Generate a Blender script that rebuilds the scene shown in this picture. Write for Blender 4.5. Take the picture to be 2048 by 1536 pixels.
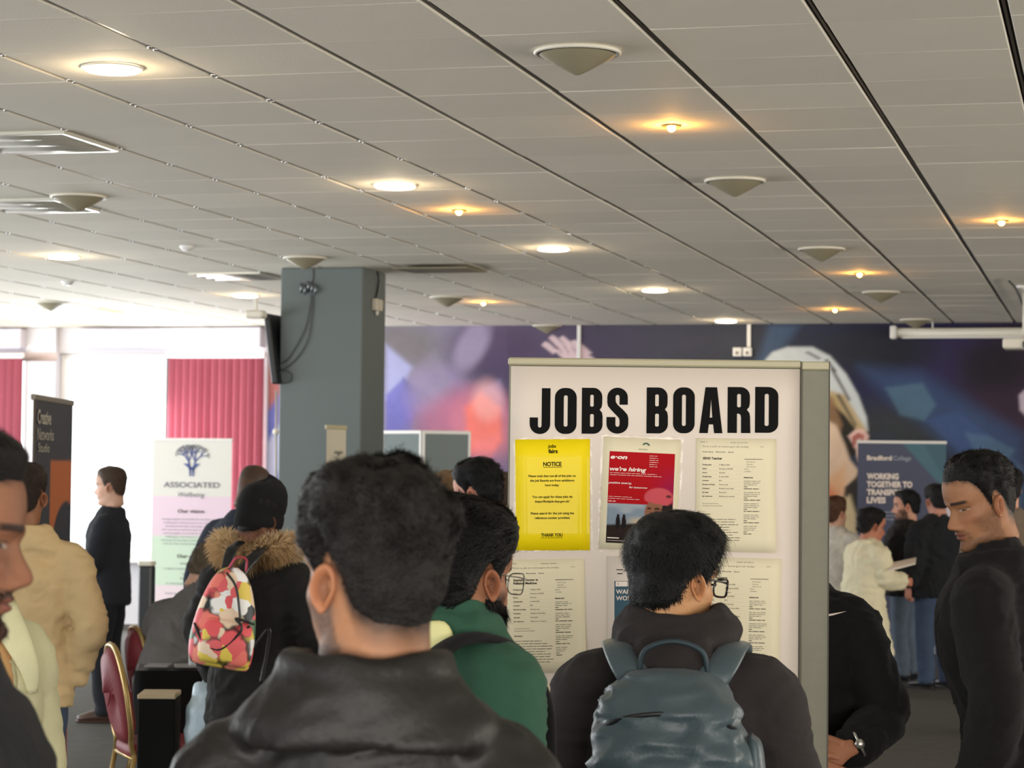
import bpy, math, random
import numpy as np
from mathutils import Vector, Matrix
random.seed(7); RNG = np.random.default_rng(11)
for o in list(bpy.data.objects): bpy.data.objects.remove(o)
SC = bpy.context.scene
COL = SC.collection
PI = math.pi

# ---------------------------------------------------------------- camera
FPX, PITCH, YAW, ROLL, CAMZ, CEIL = 4622.0, 0.03683, 0.25467, -0.0104, 1.72, 3.213
CP = np.array([0.0, 0.0, CAMZ])
_s, _c = math.sin(YAW), math.cos(YAW)
RH = np.array([_c, _s, 0.0]); FH = np.array([-_s, _c, 0.0])
FW = FH*math.cos(PITCH)+np.array([0, 0, math.sin(PITCH)])
U0 = -FH*math.sin(PITCH)+np.array([0, 0, math.cos(PITCH)])
RR = RH*math.cos(ROLL)-U0*math.sin(ROLL)
UU = RH*math.sin(ROLL)+U0*math.cos(ROLL)
cam = bpy.data.cameras.new('camera'); camo = bpy.data.objects.new('camera', cam); COL.objects.link(camo)
M = Matrix(((RR[0], UU[0], -FW[0], 0), (RR[1], UU[1], -FW[1], 0), (RR[2], UU[2], -FW[2], CAMZ), (0, 0, 0, 1)))
camo.matrix_world = M
cam.sensor_width = 36; cam.lens = FPX*36/2048; cam.clip_end = 200
cam.dof.use_dof = True; cam.dof.focus_distance = 6.05; cam.dof.aperture_fstop = 8.5
SC.camera = camo

# ---------------------------------------------------------------- world, lights, exposure
w = bpy.data.worlds.new('world'); SC.world = w; w.use_nodes = True
bg = w.node_tree.nodes['Background']; bg.inputs[0].default_value = (0.93, 0.97, 1.0, 1); bg.inputs[1].default_value = 2.6
vs = SC.view_settings
vs.view_transform = 'Standard'; vs.look = 'None'; vs.gamma = 1; vs.exposure = 0.0; vs.use_curve_mapping = False

def area(name, loc, target, sx, sy, power, color):
    l = bpy.data.lights.new(name, 'AREA'); l.shape = 'RECTANGLE'; l.size = sx; l.size_y = sy
    l.energy = power; l.color = color
    o = bpy.data.objects.new(name, l); COL.objects.link(o); o.location = loc
    d = Vector(target)-Vector(loc); o.rotation_euler = d.to_track_quat('-Z', 'Y').to_euler()
    return o
# daylight of the left and far windows; rear and right lamps are added fill
area('side_window_light', (-12.6, 13.0, 1.2), (-3, 14.0, 3.1), 18, 1.8, 760, (0.93, 0.97, 1.0))
area('rear_fill_light', (1.5, -3.2, 0.9), (-1.5, 9.0, 3.0), 10, 1.8, 520, (1.0, 0.92, 0.80))  # added fill behind the camera, tilted up to lift the ceiling
area('right_fill_light', (9.5, 14.0, 1.2), (2, 15.0, 3.1), 17, 1.8, 1120, (1.0, 0.93, 0.82))  # added fill before a windowless wall, brightens the ceiling towards the mural
area('far_window_light', (-9.9, 22.9, 1.5), (-4.0, 17.0, 3.0), 2.4, 1.8, 210, (0.95, 0.98, 1.0))

# ---------------------------------------------------------------- helpers
def at(x, y, Z):
    return CP + Z*(FW + RR*(x-1024)/FPX + UU*(768-y)/FPX)
def ray(x, y): return FW + RR*(x-1024)/FPX + UU*(768-y)/FPX
def on_z(x, y, z):
    r = ray(x, y); return CP + r*((z-CAMZ)/r[2])
def on_Y(x, y, Y):
    r = ray(x, y); return CP + r*(Y/r[1])
def heading(deg):           # 0 = away from the photographer, + = turned towards the right
    a = math.radians(deg); return FH*math.cos(a)+RH*math.sin(a)
def srgb(r, g, b):
    f = lambda c: (c/255/12.92) if c/255 <= 0.04045 else ((c/255+0.055)/1.055)**2.4
    return (f(r), f(g), f(b), 1)
def sr3(c): return np.array(srgb(*c)[:3])

def hash3(i, j, k):
    h = (i.astype(np.int64)*73856093) ^ (j.astype(np.int64)*19349663) ^ (k.astype(np.int64)*83492791)
    h = (h ^ (h >> 13))*1274126177 & 0x7fffffff
    h = (h ^ (h >> 15)) & 0xffff
    return h/65535.0
def vnoise(P, sc=1.0, seed=0):
    P = np.asarray(P, float)*sc+seed*17.31
    i = np.floor(P).astype(int); f = P-i; f = f*f*(3-2*f); out = 0
    for a in (0, 1):
        for b in (0, 1):
            for c in (0, 1):
                wgt = (f[:, 0] if a else 1-f[:, 0])*(f[:, 1] if b else 1-f[:, 1])*(f[:, 2] if c else 1-f[:, 2])
                out = out+wgt*hash3(i[:, 0]+a, i[:, 1]+b, i[:, 2]+c)
    return out*2-1
def fbm(P, sc, seed=0, o=3):
    return sum(vnoise(P, sc*2**k, seed+k)/2**k for k in range(o))
def smooth(a, b, x):
    t = np.clip((x-a)/(b-a), 0, 1); return t*t*(3-2*t)

_cnt = {}
def tag(o, label=None, cat=None, group=None, kind=None):
    if label: o['label'] = label
    if cat: o['category'] = cat
    if group: o['group'] = group
    if kind: o['kind'] = kind
    return o
def empty(name, loc, label=None, cat=None, group=None, kind=None):
    o = bpy.data.objects.new(name, None); COL.objects.link(o); o.location = Vector([float(v) for v in loc])
    o.empty_display_size = 0.1
    return tag(o, label, cat, group, kind)
def pinv(o, parent):
    if parent is not None:
        o.parent = parent
        T = Vector((0, 0, 0)); p = parent
        while p is not None: T += p.location; p = p.parent
        o.matrix_parent_inverse = Matrix.Translation(-T)
def mkmesh(name, V, F, mats, smoothf=True, colors=None, midx=None):
    me = bpy.data.meshes.new(name)
    V = np.asarray(V, float)
    me.from_pydata([tuple(v) for v in V.tolist()], [], F)
    for m in (mats if isinstance(mats, (list, tuple)) else [mats]): me.materials.append(m)
    if smoothf: me.polygons.foreach_set('use_smooth', [True]*len(me.polygons))
    if midx is not None: me.polygons.foreach_set('material_index', midx)
    if colors is not None:
        ca = me.color_attributes.new('Col', 'FLOAT_COLOR', 'POINT')
        c = np.ones((len(V), 4)); c[:, :3] = colors; ca.data.foreach_set('color', c.ravel())
    me.update(); return me
def mk(name, V, F, mats, parent=None, smoothf=True, colors=None, midx=None, **kw):
    me = mkmesh(name, V, F, mats, smoothf, colors, midx)
    o = bpy.data.objects.new(name, me); COL.objects.link(o); pinv(o, parent)
    return tag(o, **kw)

class MB:                       # mesh collector
    def __init__(s): s.V = []; s.F = []; s.n = 0
    def add(s, V, F):
        V = np.asarray(V, float); s.V.append(V); s.F += [tuple(i+s.n for i in f) for f in F]; s.n += len(V); return s
    def get(s): return np.vstack(s.V), s.F
    def box(s, c, size, R=None, bev=0.0):
        hx, hy, hz = [q/2 for q in size]
        if bev > 0:
            V = []; F = []; b = bev
            for sx in (-1, 1):
                for sy in (-1, 1):
                    for sz in (-1, 1):
                        V += [(sx*hx, sy*(hy-b), sz*(hz-b)), (sx*(hx-b), sy*hy, sz*(hz-b)), (sx*(hx-b), sy*(hy-b), sz*hz)]
            idx = {}
            k = 0
            for sx in (-1, 1):
                for sy in (-1, 1):
                    for sz in (-1, 1):
                        for a in range(3): idx[(sx, sy, sz, a)] = k; k += 1
            g = lambda x, y, z, a: idx[(x, y, z, a)]
            for t in (-1, 1):
                F.append((g(t, -1, -1, 0), g(t, 1, -1, 0), g(t, 1, 1, 0), g(t, -1, 1, 0)))
                F.append((g(-1, t, -1, 1), g(1, t, -1, 1), g(1, t, 1, 1), g(-1, t, 1, 1)))
                F.append((g(-1, -1, t, 2), g(1, -1, t, 2), g(1, 1, t, 2), g(-1, 1, t, 2)))
            for p in (-1, 1):
                for q in (-1, 1):
                    F.append((g(p, q, -1, 0), g(p, q, 1, 0), g(p, q, 1, 1), g(p, q, -1, 1)))
                    F.append((g(p, -1, q, 0), g(p, 1, q, 0), g(p, 1, q, 2), g(p, -1, q, 2)))
                    F.append((g(-1, p, q, 1), g(1, p, q, 1), g(1, p, q, 2), g(-1, p, q, 2)))
                    for r in (-1, 1): F.append((g(p, q, r, 0), g(p, q, r, 1), g(p, q, r, 2)))
        else:
            V = [(sx*hx, sy*hy, sz*hz) for sx in (-1, 1) for sy in (-1, 1) for sz in (-1, 1)]
            F = [(0, 1, 3, 2), (4, 6, 7, 5), (0, 4, 5, 1), (2, 3, 7, 6), (0, 2, 6, 4), (1, 5, 7, 3)]
        V = np.array(V, float)
        if R is not None: V = V@np.array(R, float).T
        return s.add(V+np.array(c), F)
    def tube(s, pts, r, n=10, side=None, rb=None, caps=True):
        V, F = loft(pts, r, rb if rb is not None else r, side, n, caps); return s.add(V, F)
    def lathe(s, prof, c=(0, 0, 0), n=32, R=None):
        V = []; F = []
        for (r, z) in prof:
            for k in range(n):
                a = 2*PI*k/n; V.append((r*math.cos(a), r*math.sin(a), z))
        for i in range(len(prof)-1):
            for k in range(n):
                F.append((i*n+k, i*n+(k+1) % n, (i+1)*n+(k+1) % n, (i+1)*n+k))
        V = np.array(V)
        if R is not None: V = V@np.array(R).T
        return s.add(V+np.array(c), F)
    def build(s, name, mat, parent=None, smoothf=True, **kw):
        V, F = s.get(); return mk(name, V, F, mat, parent, smoothf, **kw)

def catmull(P, n):
    P = np.asarray(P, float); m = len(P)
    if m < 3:
        t = np.linspace(0, 1, n)[:, None]; return P[0]*(1-t)+P[-1]*t
    Q = np.vstack([2*P[0]-P[1], P, 2*P[-1]-P[-2]]); out = []
    for t in np.linspace(0, m-1, n):
        i = min(int(t), m-2); f = t-i; a, b, c, d = Q[i:i+4]
        out.append(0.5*((2*b)+(-a+c)*f+(2*a-5*b+4*c-d)*f*f+(-a+3*b-3*c+d)*f**3))
    return np.array(out)
def loft(pts, ra, rb, side=None, n=12, caps=True, res=None, power=2.0):
    P = np.asarray(pts, float); m = len(P)
    ra = np.full(m, ra, float) if np.isscalar(ra) else np.asarray(ra, float)
    rb = np.full(m, rb, float) if np.isscalar(rb) else np.asarray(rb, float)
    if res:
        A = catmull(np.column_stack([P, ra, rb]), res); P, ra, rb = A[:, :3], np.maximum(A[:, 3], 1e-4), np.maximum(A[:, 4], 1e-4); m = res
    T = np.gradient(P, axis=0); T /= np.linalg.norm(T, axis=1)[:, None]+1e-12
    if side is None:
        side = np.array([1.0, 0, 0]) if abs(T[0][0]) < 0.8 else np.array([0, 1.0, 0])
    sd = np.asarray(side, float); V = []
    ang = np.arange(n)*2*PI/n
    ca, sa = np.cos(ang), np.sin(ang)
    if power != 2.0:
        ca = np.sign(ca)*np.abs(ca)**(2/power); sa = np.sign(sa)*np.abs(sa)**(2/power)
    for i in range(m):
        a = sd-T[i]*np.dot(sd, T[i]); a /= np.linalg.norm(a)+1e-12
        b = np.cross(T[i], a); sd = a if side is None else sd
        V.append(P[i]+np.outer(ca*ra[i], a)+np.outer(sa*rb[i], b))
    V = np.vstack(V); F = []
    for i in range(m-1):
        for k in range(n):
            F.append((i*n+k, i*n+(k+1) % n, (i+1)*n+(k+1) % n, (i+1)*n+k))
    if caps:
        V = np.vstack([V, P[0], P[-1]]); c0, c1 = m*n, m*n+1
        for k in range(n):
            F.append((c0, (k+1) % n, k)); F.append((c1, (m-1)*n+k, (m-1)*n+(k+1) % n))
    return V, F

def remesh(V, F, vox, it=4, fac=0.5):
    me = bpy.data.meshes.new('tmp'); me.from_pydata([tuple(v) for v in np.asarray(V).tolist()], [], F)
    o = bpy.data.objects.new('tmp', me); COL.objects.link(o)
    m = o.modifiers.new('r', 'REMESH'); m.mode = 'VOXEL'; m.voxel_size = vox
    if it:
        s = o.modifiers.new('s', 'SMOOTH'); s.factor = fac; s.iterations = it
    dg = bpy.context.evaluated_depsgraph_get(); dg.update()
    ev = o.evaluated_get(dg); em = ev.to_mesh()
    nV = np.empty(len(em.vertices)*3); em.vertices.foreach_get('co', nV)
    nN = np.empty(len(em.vertices)*3); em.vertex_normals.foreach_get('vector', nN)
    fl = np.empty(len(em.loops), int); em.loops.foreach_get('vertex_index', fl)
    ls = np.empty(len(em.polygons), int); em.polygons.foreach_get('loop_start', ls)
    lt = np.empty(len(em.polygons), int); em.polygons.foreach_get('loop_total', lt)
    F2 = [tuple(fl[a:a+b].tolist()) for a, b in zip(ls, lt)]
    ev.to_mesh_clear(); bpy.data.objects.remove(o); bpy.data.meshes.remove(me)
    return nV.reshape(-1, 3), F2, nN.reshape(-1, 3)
def subsurf(V, F, lv):
    me = bpy.data.meshes.new('tmp'); me.from_pydata([tuple(v) for v in np.asarray(V).tolist()], [], F)
    o = bpy.data.objects.new('tmp', me); COL.objects.link(o)
    m = o.modifiers.new('r', 'SUBSURF'); m.levels = lv; m.render_levels = lv
    dg = bpy.context.evaluated_depsgraph_get(); dg.update()
    em = o.evaluated_get(dg).to_mesh()
    nV = np.array([v.co[:] for v in em.vertices]); F2 = [tuple(p.vertices) for p in em.polygons]
    bpy.data.objects.remove(o); return nV, F2

# ---------------------------------------------------------------- materials
def pmat(name, col, rough=0.6, metal=0.0, bump=0.0, bscale=200, var=0.0, vscale=6, emit=None, estr=0, spec=0.5, sheen=0, vcol=False, coat=0, coord='Object'):
    m = bpy.data.materials.new(name); m.use_nodes = True; nt = m.node_tree; b = nt.nodes['Principled BSDF']
    c = srgb(*col); b.inputs['Base Color'].default_value = c
    b.inputs['Roughness'].default_value = rough; b.inputs['Metallic'].default_value = metal
    b.inputs['Specular IOR Level'].default_value = spec
    if sheen: b.inputs['Sheen Weight'].default_value = sheen; b.inputs['Sheen Roughness'].default_value = 0.5
    if coat: b.inputs['Coat Weight'].default_value = coat; b.inputs['Coat Roughness'].default_value = 0.15
    if emit: b.inputs['Emission Color'].default_value = srgb(*emit); b.inputs['Emission Strength'].default_value = estr
    tc = nt.nodes.new('ShaderNodeTexCoord')
    src = None
    if vcol:
        a = nt.nodes.new('ShaderNodeVertexColor'); a.layer_name = 'Col'; src = a.outputs['Color']
    if var:
        n = nt.nodes.new('ShaderNodeTexNoise'); n.inputs['Scale'].default_value = vscale; n.inputs['Detail'].default_value = 4
        nt.links.new(tc.outputs[coord], n.inputs['Vector'])
        mr = nt.nodes.new('ShaderNodeMapRange'); mr.inputs[3].default_value = 1-var; mr.inputs[4].default_value = 1+var
        nt.links.new(n.outputs['Fac'], mr.inputs[0])
        mx = nt.nodes.new('ShaderNodeVectorMath'); mx.operation = 'SCALE'
        if src: nt.links.new(src, mx.inputs[0])
        else: mx.inputs[0].default_value = c[:3]
        nt.links.new(mr.outputs[0], mx.inputs['Scale']); src = mx.outputs[0]
    if src: nt.links.new(src, b.inputs['Base Color'])
    if bump:
        n = nt.nodes.new('ShaderNodeTexNoise'); n.inputs['Scale'].default_value = bscale; n.inputs['Detail'].default_value = 3
        nt.links.new(tc.outputs[coord], n.inputs['Vector'])
        bp = nt.nodes.new('ShaderNodeBump'); bp.inputs['Strength'].default_value = bump; bp.inputs['Distance'].default_value = 0.01
        nt.links.new(n.outputs['Fac'], bp.inputs['Height']); nt.links.new(bp.outputs[0], b.inputs['Normal'])
    return m
def emat(name, col, s):
    m = bpy.data.materials.new(name); m.use_nodes = True; nt = m.node_tree; nt.nodes.clear()
    e = nt.nodes.new('ShaderNodeEmission'); e.inputs[0].default_value = srgb(*col); e.inputs[1].default_value = s
    o = nt.nodes.new('ShaderNodeOutputMaterial'); nt.links.new(e.outputs[0], o.inputs[0]); return m
def clearmat(name, tint=(1, 1, 1, 1), gloss=0.08, rough=0.03):
    m = bpy.data.materials.new(name); m.use_nodes = True; nt = m.node_tree; nt.nodes.clear()
    t = nt.nodes.new('ShaderNodeBsdfTransparent'); t.inputs[0].default_value = tint
    g = nt.nodes.new('ShaderNodeBsdfGlossy'); g.inputs['Roughness'].default_value = rough
    x = nt.nodes.new('ShaderNodeMixShader'); x.inputs[0].default_value = gloss
    o = nt.nodes.new('ShaderNodeOutputMaterial')
    nt.links.new(t.outputs[0], x.inputs[1]); nt.links.new(g.outputs[0], x.inputs[2]); nt.links.new(x.outputs[0], o.inputs[0]); return m

TILE = pmat('ceiling_tile', (230, 223, 208), 0.75, bump=0.35, bscale=240, var=0.03, vscale=3, coord='Object')
# per-tile tone from object random
_nt = TILE.node_tree; _b = _nt.nodes['Principled BSDF']; _oi = _nt.nodes.new('ShaderNodeObjectInfo')
_mr = _nt.nodes.new('ShaderNodeMapRange'); _mr.inputs[3].default_value = 0.955; _mr.inputs[4].default_value = 1.04
_nt.links.new(_oi.outputs['Random'], _mr.inputs[0]); _sc = _nt.nodes.new('ShaderNodeVectorMath'); _sc.operation = 'SCALE'
_l = _b.inputs['Base Color'].links[0].from_socket; _nt.links.new(_l, _sc.inputs[0]); _nt.links.new(_mr.outputs[0], _sc.inputs['Scale'])
_nt.links.new(_sc.outputs[0], _b.inputs['Base Color'])
RUNNER = pmat('runner', (120, 112, 100), 0.35, 0.5)
DARKM = pmat('dark_void', (90, 84, 76), 0.9)
WHITEP = pmat('white_plastic', (225, 220, 205), 0.4)
WHITEM = pmat('white_metal', (232, 230, 226), 0.35)
CARPET = pmat('carpet', (74, 73, 68), 0.95, bump=0.6, bscale=260, var=0.35, vscale=9)
PILLAR = pmat('pillar_paint', (98, 107, 106), 0.55, var=0.05, vscale=2)
PILLAR2 = PILLAR
BLACKP = pmat('black_plastic', (22, 23, 26), 0.35)
SCREEN = pmat('screen_glass', (12, 13, 16), 0.12)
CABLE = pmat('cable', (60, 62, 64), 0.5)
WALLW = pmat('wall_white', (215, 212, 216), 0.7, var=0.03)
MURAL = pmat('mural_print', (60, 60, 80), 0.6, vcol=True, spec=.2)
RED = pmat('blind_fabric', (160, 74, 90), 0.8, bump=0.1, bscale=300, var=0.08, vscale=8)
GLASS = clearmat('window_glass')
RAIL = pmat('cream_rail', (176, 168, 138), 0.5)
FELT = pmat('grey_felt', (132, 130, 116), 0.95, bump=0.25, bscale=500, var=0.06, vscale=30)
PAPERW = pmat('white_poster_paper', (224, 211, 199), 0.7, spec=.2)
PAPER = pmat('printer_paper', (231, 220, 189), 0.7, spec=.2)
YELLOW = pmat('yellow_paper', (246, 218, 6), 0.6, spec=.2, coat=.15, var=0.03, vscale=5)
INK = pmat('black_ink', (20, 20, 19), 0.8, spec=.1)
INKG = pmat('grey_ink', (120, 116, 98), 0.6)
INKD = pmat('dark_ink', (70, 66, 56), 0.6)
INKY = pmat('ink_on_yellow', (40, 36, 6), 0.8, spec=.1)
REDINK = pmat('red_print', (176, 20, 30), 0.6, vcol=True, spec=.08)
WHITEINK = pmat('white_ink', (240, 225, 215), 0.5)
TEALINK = pmat('teal_print', (30, 78, 96), 0.5)
POUCH = clearmat('laminate_film', (0.985, 0.98, 0.97, 1), 0.035, 0.10)

_n = RED.node_tree; _p = _n.nodes['Principled BSDF']; _t = _n.nodes.new('ShaderNodeBsdfTranslucent'); _t.inputs[0].default_value = srgb(232, 140, 156)
_m = _n.nodes.new('ShaderNodeMixShader'); _m.inputs[0].default_value = .13; _o = _n.nodes['Material Output']
_n.links.new(_p.outputs[0], _m.inputs[1]); _n.links.new(_t.outputs[0], _m.inputs[2]); _n.links.new(_m.outputs[0], _o.inputs[0])
# ================================================================ ROOM
WY = 23.25
X0 = -0.939          # a ceiling joint line; others every 0.6
Y0 = 7.648
# floor
V = [(-13, -4, 0), (10, -4, 0), (10, WY, 0), (-13, WY, 0), (-13, -4, -.1), (10, -4, -.1), (10, WY, -.1), (-13, WY, -.1)]
F = [(0, 1, 2, 3), (7, 6, 5, 4), (0, 4, 5, 1), (1, 5, 6, 2), (2, 6, 7, 3), (3, 7, 4, 0)]
floor = mk('floor', V, F, CARPET, smoothf=False, kind='structure')

# ceiling: tiles hung in rows between dark runners
ceil = empty('ceiling', (0, 0, CEIL), kind='structure')
mb = MB(); mb.box((-1.5, (WY+5)/2-2.5, CEIL+0.06), (23, WY+5, 0.02)); mb.build('ceiling_void', DARKM, ceil, smoothf=False)
def tile_mesh():
    mb = MB(); g = 0.286; h = 0.2985; b = 0.004
    V = [(-g, -h, .012), (g, -h, .012), (g, h, .012), (-g, h, .012), (-g, -h, b), (g, -h, b), (g, h, b), (-g, h, b),
         (-g+b, -h+b, 0), (g-b, -h+b, 0), (g-b, h-b, 0), (-g+b, h-b, 0)]
    F = [(0, 1, 5, 4), (1, 2, 6, 5), (2, 3, 7, 6), (3, 0, 4, 7), (4, 5, 9, 8), (5, 6, 10, 9), (6, 7, 11, 10), (7, 4, 8, 11), (8, 9, 10, 11), (3, 2, 1, 0)]
    return V, F
tV, tF = tile_mesh()
TILEME = mkmesh('ceiling_tile', tV, tF, TILE, smoothf=False)
def inpix(X, Y):
    P = np.array([X, Y, CEIL])-CP; d = P@FW
    if d < 1: return None
    return 1024+FPX*(P@RR)/d, 768-FPX*(P@UU)/d
vis = []; rest = []
LOUVRE = [(-50+0, 0)]  # filled below
def cellof(x, y):
    p = on_z(x, y, CEIL); return int(math.floor((p[0]-X0)/0.6)), int(math.floor((p[1]-Y0)/0.6))
louvres = [cellof(110, 262), cellof(80, 408), cellof(470, 550), cellof(165, 622)]
openc = [cellof(870, 532)]
nx0, nx1 = int((-13-X0)/.6), int((9-X0)/.6)
ny0, ny1 = int((-2-Y0)/.6), int(math.floor((WY-Y0)/.6))
for i in range(nx0, nx1):
    for j in range(ny0, ny1+1):
        cx, cy = X0+(i+.5)*.6, Y0+(j+.5)*.6
        if (i, j) in louvres: continue
        p = inpix(cx, cy)
        ok = p is not None and -110 < p[0] < 2160 and -75 < p[1] < 700
        if cy+.3 > WY: cy = cy - 0.0
        (vis if ok else rest).append((cx, cy, (i, j)))
vis.sort(key=lambda t: (t[0]*t[0]+t[1]*t[1]))
for k, (cx, cy, c) in enumerate(vis[300:]): rest.append((cx, cy, c))
vis = vis[:300]
for (cx, cy, c) in vis:
    o = bpy.data.objects.new('ceiling_tile', TILEME); COL.objects.link(o)
    dz = random.uniform(0, .002)
    sy = 1.0
    if cy+.3 > WY: sy = (WY-cy+.3)/.6; cy = (cy-.3+WY)/2
    o.location = (cx, cy, CEIL+dz); o.rotation_euler = (random.uniform(-.003, .003), random.uniform(-.003, .003), 0); o.scale = (1, sy, 1)
    pinv(o, ceil)
mb = MB()
for (cx, cy, c) in rest:
    sy = 1.0
    if cy+.3 > WY: sy = (WY-cy+.3)/.6; cy = (cy-.3+WY)/2
    mb.add(np.array(tV)*np.array([1, sy, 1])+np.array([cx, cy, CEIL+.002]), tF)
mb.build('tile_field', TILE, ceil, smoothf=False, kind='stuff')
RM = MB(); RM.box((0, (WY-2)/2, 0.004), (0.010, WY+2, 0.006)); rV, rF = RM.get()
RME = mkmesh('ceiling_runner', rV, rF, RUNNER, smoothf=False)
for i in range(nx0, nx1+1):
    o = bpy.data.objects.new('ceiling_runner', RME); COL.objects.link(o); o.location = (X0+i*.6, 0, CEIL+.006); pinv(o, ceil)
CLIPM = pmat('clip_steel', (235, 235, 235), 0.12, 1.0)
mb = MB()
for i in range(nx0, int((-3-X0)/.6)):
    for j in range(0, ny1):
        for d in (-.02, .03):
            mb.lathe([(0.001, -.004), (.008, -.002), (.010, .003), (.006, .008)], (X0+i*.6, Y0+j*.6+d, CEIL+.002), n=8)
mb.build('runner_clip', CLIPM, ceil, kind='stuff')

# louvred light panels (reflecting the windows)
LOUV = pmat('louvre_metal', (228, 226, 214), 0.3, 0.5)
for n_, (i, j) in enumerate(louvres):
    cx, cy = X0+(i+.5)*.6, Y0+(j+.5)*.6
    lab = ['white louvred ceiling panel nearest the camera at far left', 'louvred ceiling panel just left of the dark cone diffuser by the windows',
           'louvred ceiling panel left of the grey pillar head', 'louvred ceiling panel closest to the window wall at far left'][n_]
    t = empty('louvre_panel', (cx, cy, CEIL), lab, 'light panel', 'louvred ceiling panels')
    m = MB()
    for sx in (-1, 1): m.box((cx+sx*.287, cy, CEIL+.0), (.02, .6, .03), bev=.003)
    for sx in (-1, 1): m.box((cx, cy+sx*.29, CEIL+.0), (.56, .02, .03), bev=.003)
    m.build('frame', LOUV, t, smoothf=False)
    for q in range(3):
        y = cy-.19+q*.19; V = []; F = []
        for a in range(9):
            u = a/8; yy = y-.085+u*.17; z = CEIL+.03-.045*math.sin(u*PI*.62)
            V += [(cx-.277, yy, z), (cx+.277, yy, z), (cx-.277, yy, z+.004), (cx+.277, yy, z+.004)]
        for a in range(8):
            k = a*4; F += [(k, k+1, k+5, k+4), (k+2, k+6, k+7, k+3), (k, k+4, k+6, k+2), (k+1, k+3, k+7, k+5)]
        mk('reflector', V, F, LOUV, t)

# walls
mbw = MB(); mbw.box((10.1, 9, CEIL/2+.05), (.2, 28.5, CEIL+.1)); mbw.build('wall_right', WALLW, kind='structure', smoothf=False)
mbw = MB(); mbw.box((-13.1, -2.8, CEIL/2+.05), (.2, 2.4, CEIL+.1)); mbw.box((-13.1, 23.2, CEIL/2+.05), (.2, .5, CEIL+.1)); mbw.box((-13.1, 11, .3), (.2, 26, .6)); mbw.box((-13.1, 11, 2.95), (.2, 26, .6))
mbw.build('wall_left', WALLW, kind='structure', smoothf=False)
def WX(px, py=900): return on_Y(px, py, WY)[0]
def WZ(py, px=400): return on_Y(px, py, WY)[2]
xm = WX(531)                          # mural begins here
# window wall pieces (left part of the back wall)
z_hd = WZ(706)                        # window head height
xp0, xp1 = WX(54), WX(114)            # pillar between windows
mb = MB()
mb.box(((-13+xm)/2, WY+.1, (z_hd+CEIL+.05)/2), (xm+13, .2, CEIL+.05-z_hd))
mb.box(((-13+xm)/2, WY+.1, .35), (xm+13, .2, .7))
mb.box(((xp0+xp1)/2, WY+.06, CEIL/2), (xp1-xp0, .28, CEIL))
mb.box((xm-.01, WY+.06, CEIL/2), (.07, .22, CEIL))
mb.build('wall_window_side', WALLW, kind='structure', smoothf=False)
BULK = pmat('bulkhead_paint', (214, 210, 220), 0.6)
mb = MB(); mb.box(((xp1+.3+xm)/2, WY-.1, (z_hd+CEIL)/2+.02), (xm-xp1-.3, .2, CEIL-z_hd-.06), bev=.01); mb.build('trim_1', BULK, kind='structure', smoothf=False)
mb = MB(); mb.box((xp0-1.6, WY-.1, (z_hd+CEIL)/2+.02), (3.2, .2, CEIL-z_hd-.06), bev=.01); mb.build('trim_2', BULK, kind='structure', smoothf=False)
mb = MB(); mb.box(((xp0+xp1)/2, WY-.09, WZ(714)), (.42, .01, .09), bev=.002); mb.build('wall_notice', pmat('faded_notice', (205, 188, 186), .6), label='faded pale notice strip high on the white pillar between windows', cat='notice')
def window(n, x0, x1):
    wn = empty('window_%d' % n, ((x0+x1)/2, WY+.1, .7), kind='structure')
    m = MB()
    for x in (x0+.03, x1-.03): m.box((x, WY+.1, (z_hd+.7)/2), (.06, .08, z_hd-.7), bev=.006)
    for z in (.73, z_hd-.03): m.box(((x0+x1)/2, WY+.1, z), (x1-x0-.1, .08, .06), bev=.006)
    m.build('window_frame', WHITEM, wn, smoothf=False)
    m = MB(); m.box(((x0+x1)/2, WY+.1, (z_hd+.7)/2), (x1-x0-.12, .006, z_hd-.82)); m.build('pane', GLASS, wn, smoothf=False)
    m = MB(); m.box(((x0+x1)/2, WY-.06, .69), (x1-x0, .3, .04), bev=.006); m.build('window_sill', WHITEM, wn, smoothf=False)
window(1, -12.9, xp0); window(2, xp1, WX(335)); window(3, WX(335), xm)
mb = MB(); mb.box((WX(333), WY+.02, (z_hd+.7)/2), (.03, .06, z_hd-.72), bev=.004); mb.build('trim_3', pmat('mullion_grey', (110, 108, 108), .5), kind='structure', smoothf=False)
def blind(x0, x1, n, label, zb, gap0=0):
    t = empty('vertical_blind', ((x0+x1)/2, WY-.12, z_hd-.06), label, 'blind', 'vertical blinds')
    m = MB(); m.box(((x0+x1)/2, WY-.14, z_hd-.03), (x1-x0+.06, .06, .06), bev=.008); m.build('headrail', WHITEM, t, smoothf=False)
    ww = (x1-x0)/n
    for k in range(n):
        cx = x0+(k+.5)*ww; a = math.radians(16+random.uniform(-5, 5)); zt, z1 = z_hd-.065, zb
        V = []; F = []
        for q in range(7):
            u = (q/6-.5)*ww*1.14; bow = .007*math.cos((q/6-.5)*PI)
            x = cx+u*math.cos(a)-bow*math.sin(a); y = WY-.14+u*math.sin(a)-bow*math.cos(a)
            V += [(x, y, zt), (x, y, z1), (x, y+.0015, zt), (x, y+.0015, z1)]
        for q in range(6):
            k0 = q*4; F += [(k0, k0+1, k0+5, k0+4), (k0+2, k0+6, k0+7, k0+3)]
        F += [(0, 2, 3, 1), (24, 25, 27, 26)]
        mk('slat', V, F, RED, t)
blind(WX(346), WX(533), 13, 'pink-red vertical blind beside the grey pillar, behind the tree-logo banner', .8)
blind(WX(-60), WX(52), 8, 'dark red vertical blind at the left edge behind the near man', .8)

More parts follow.
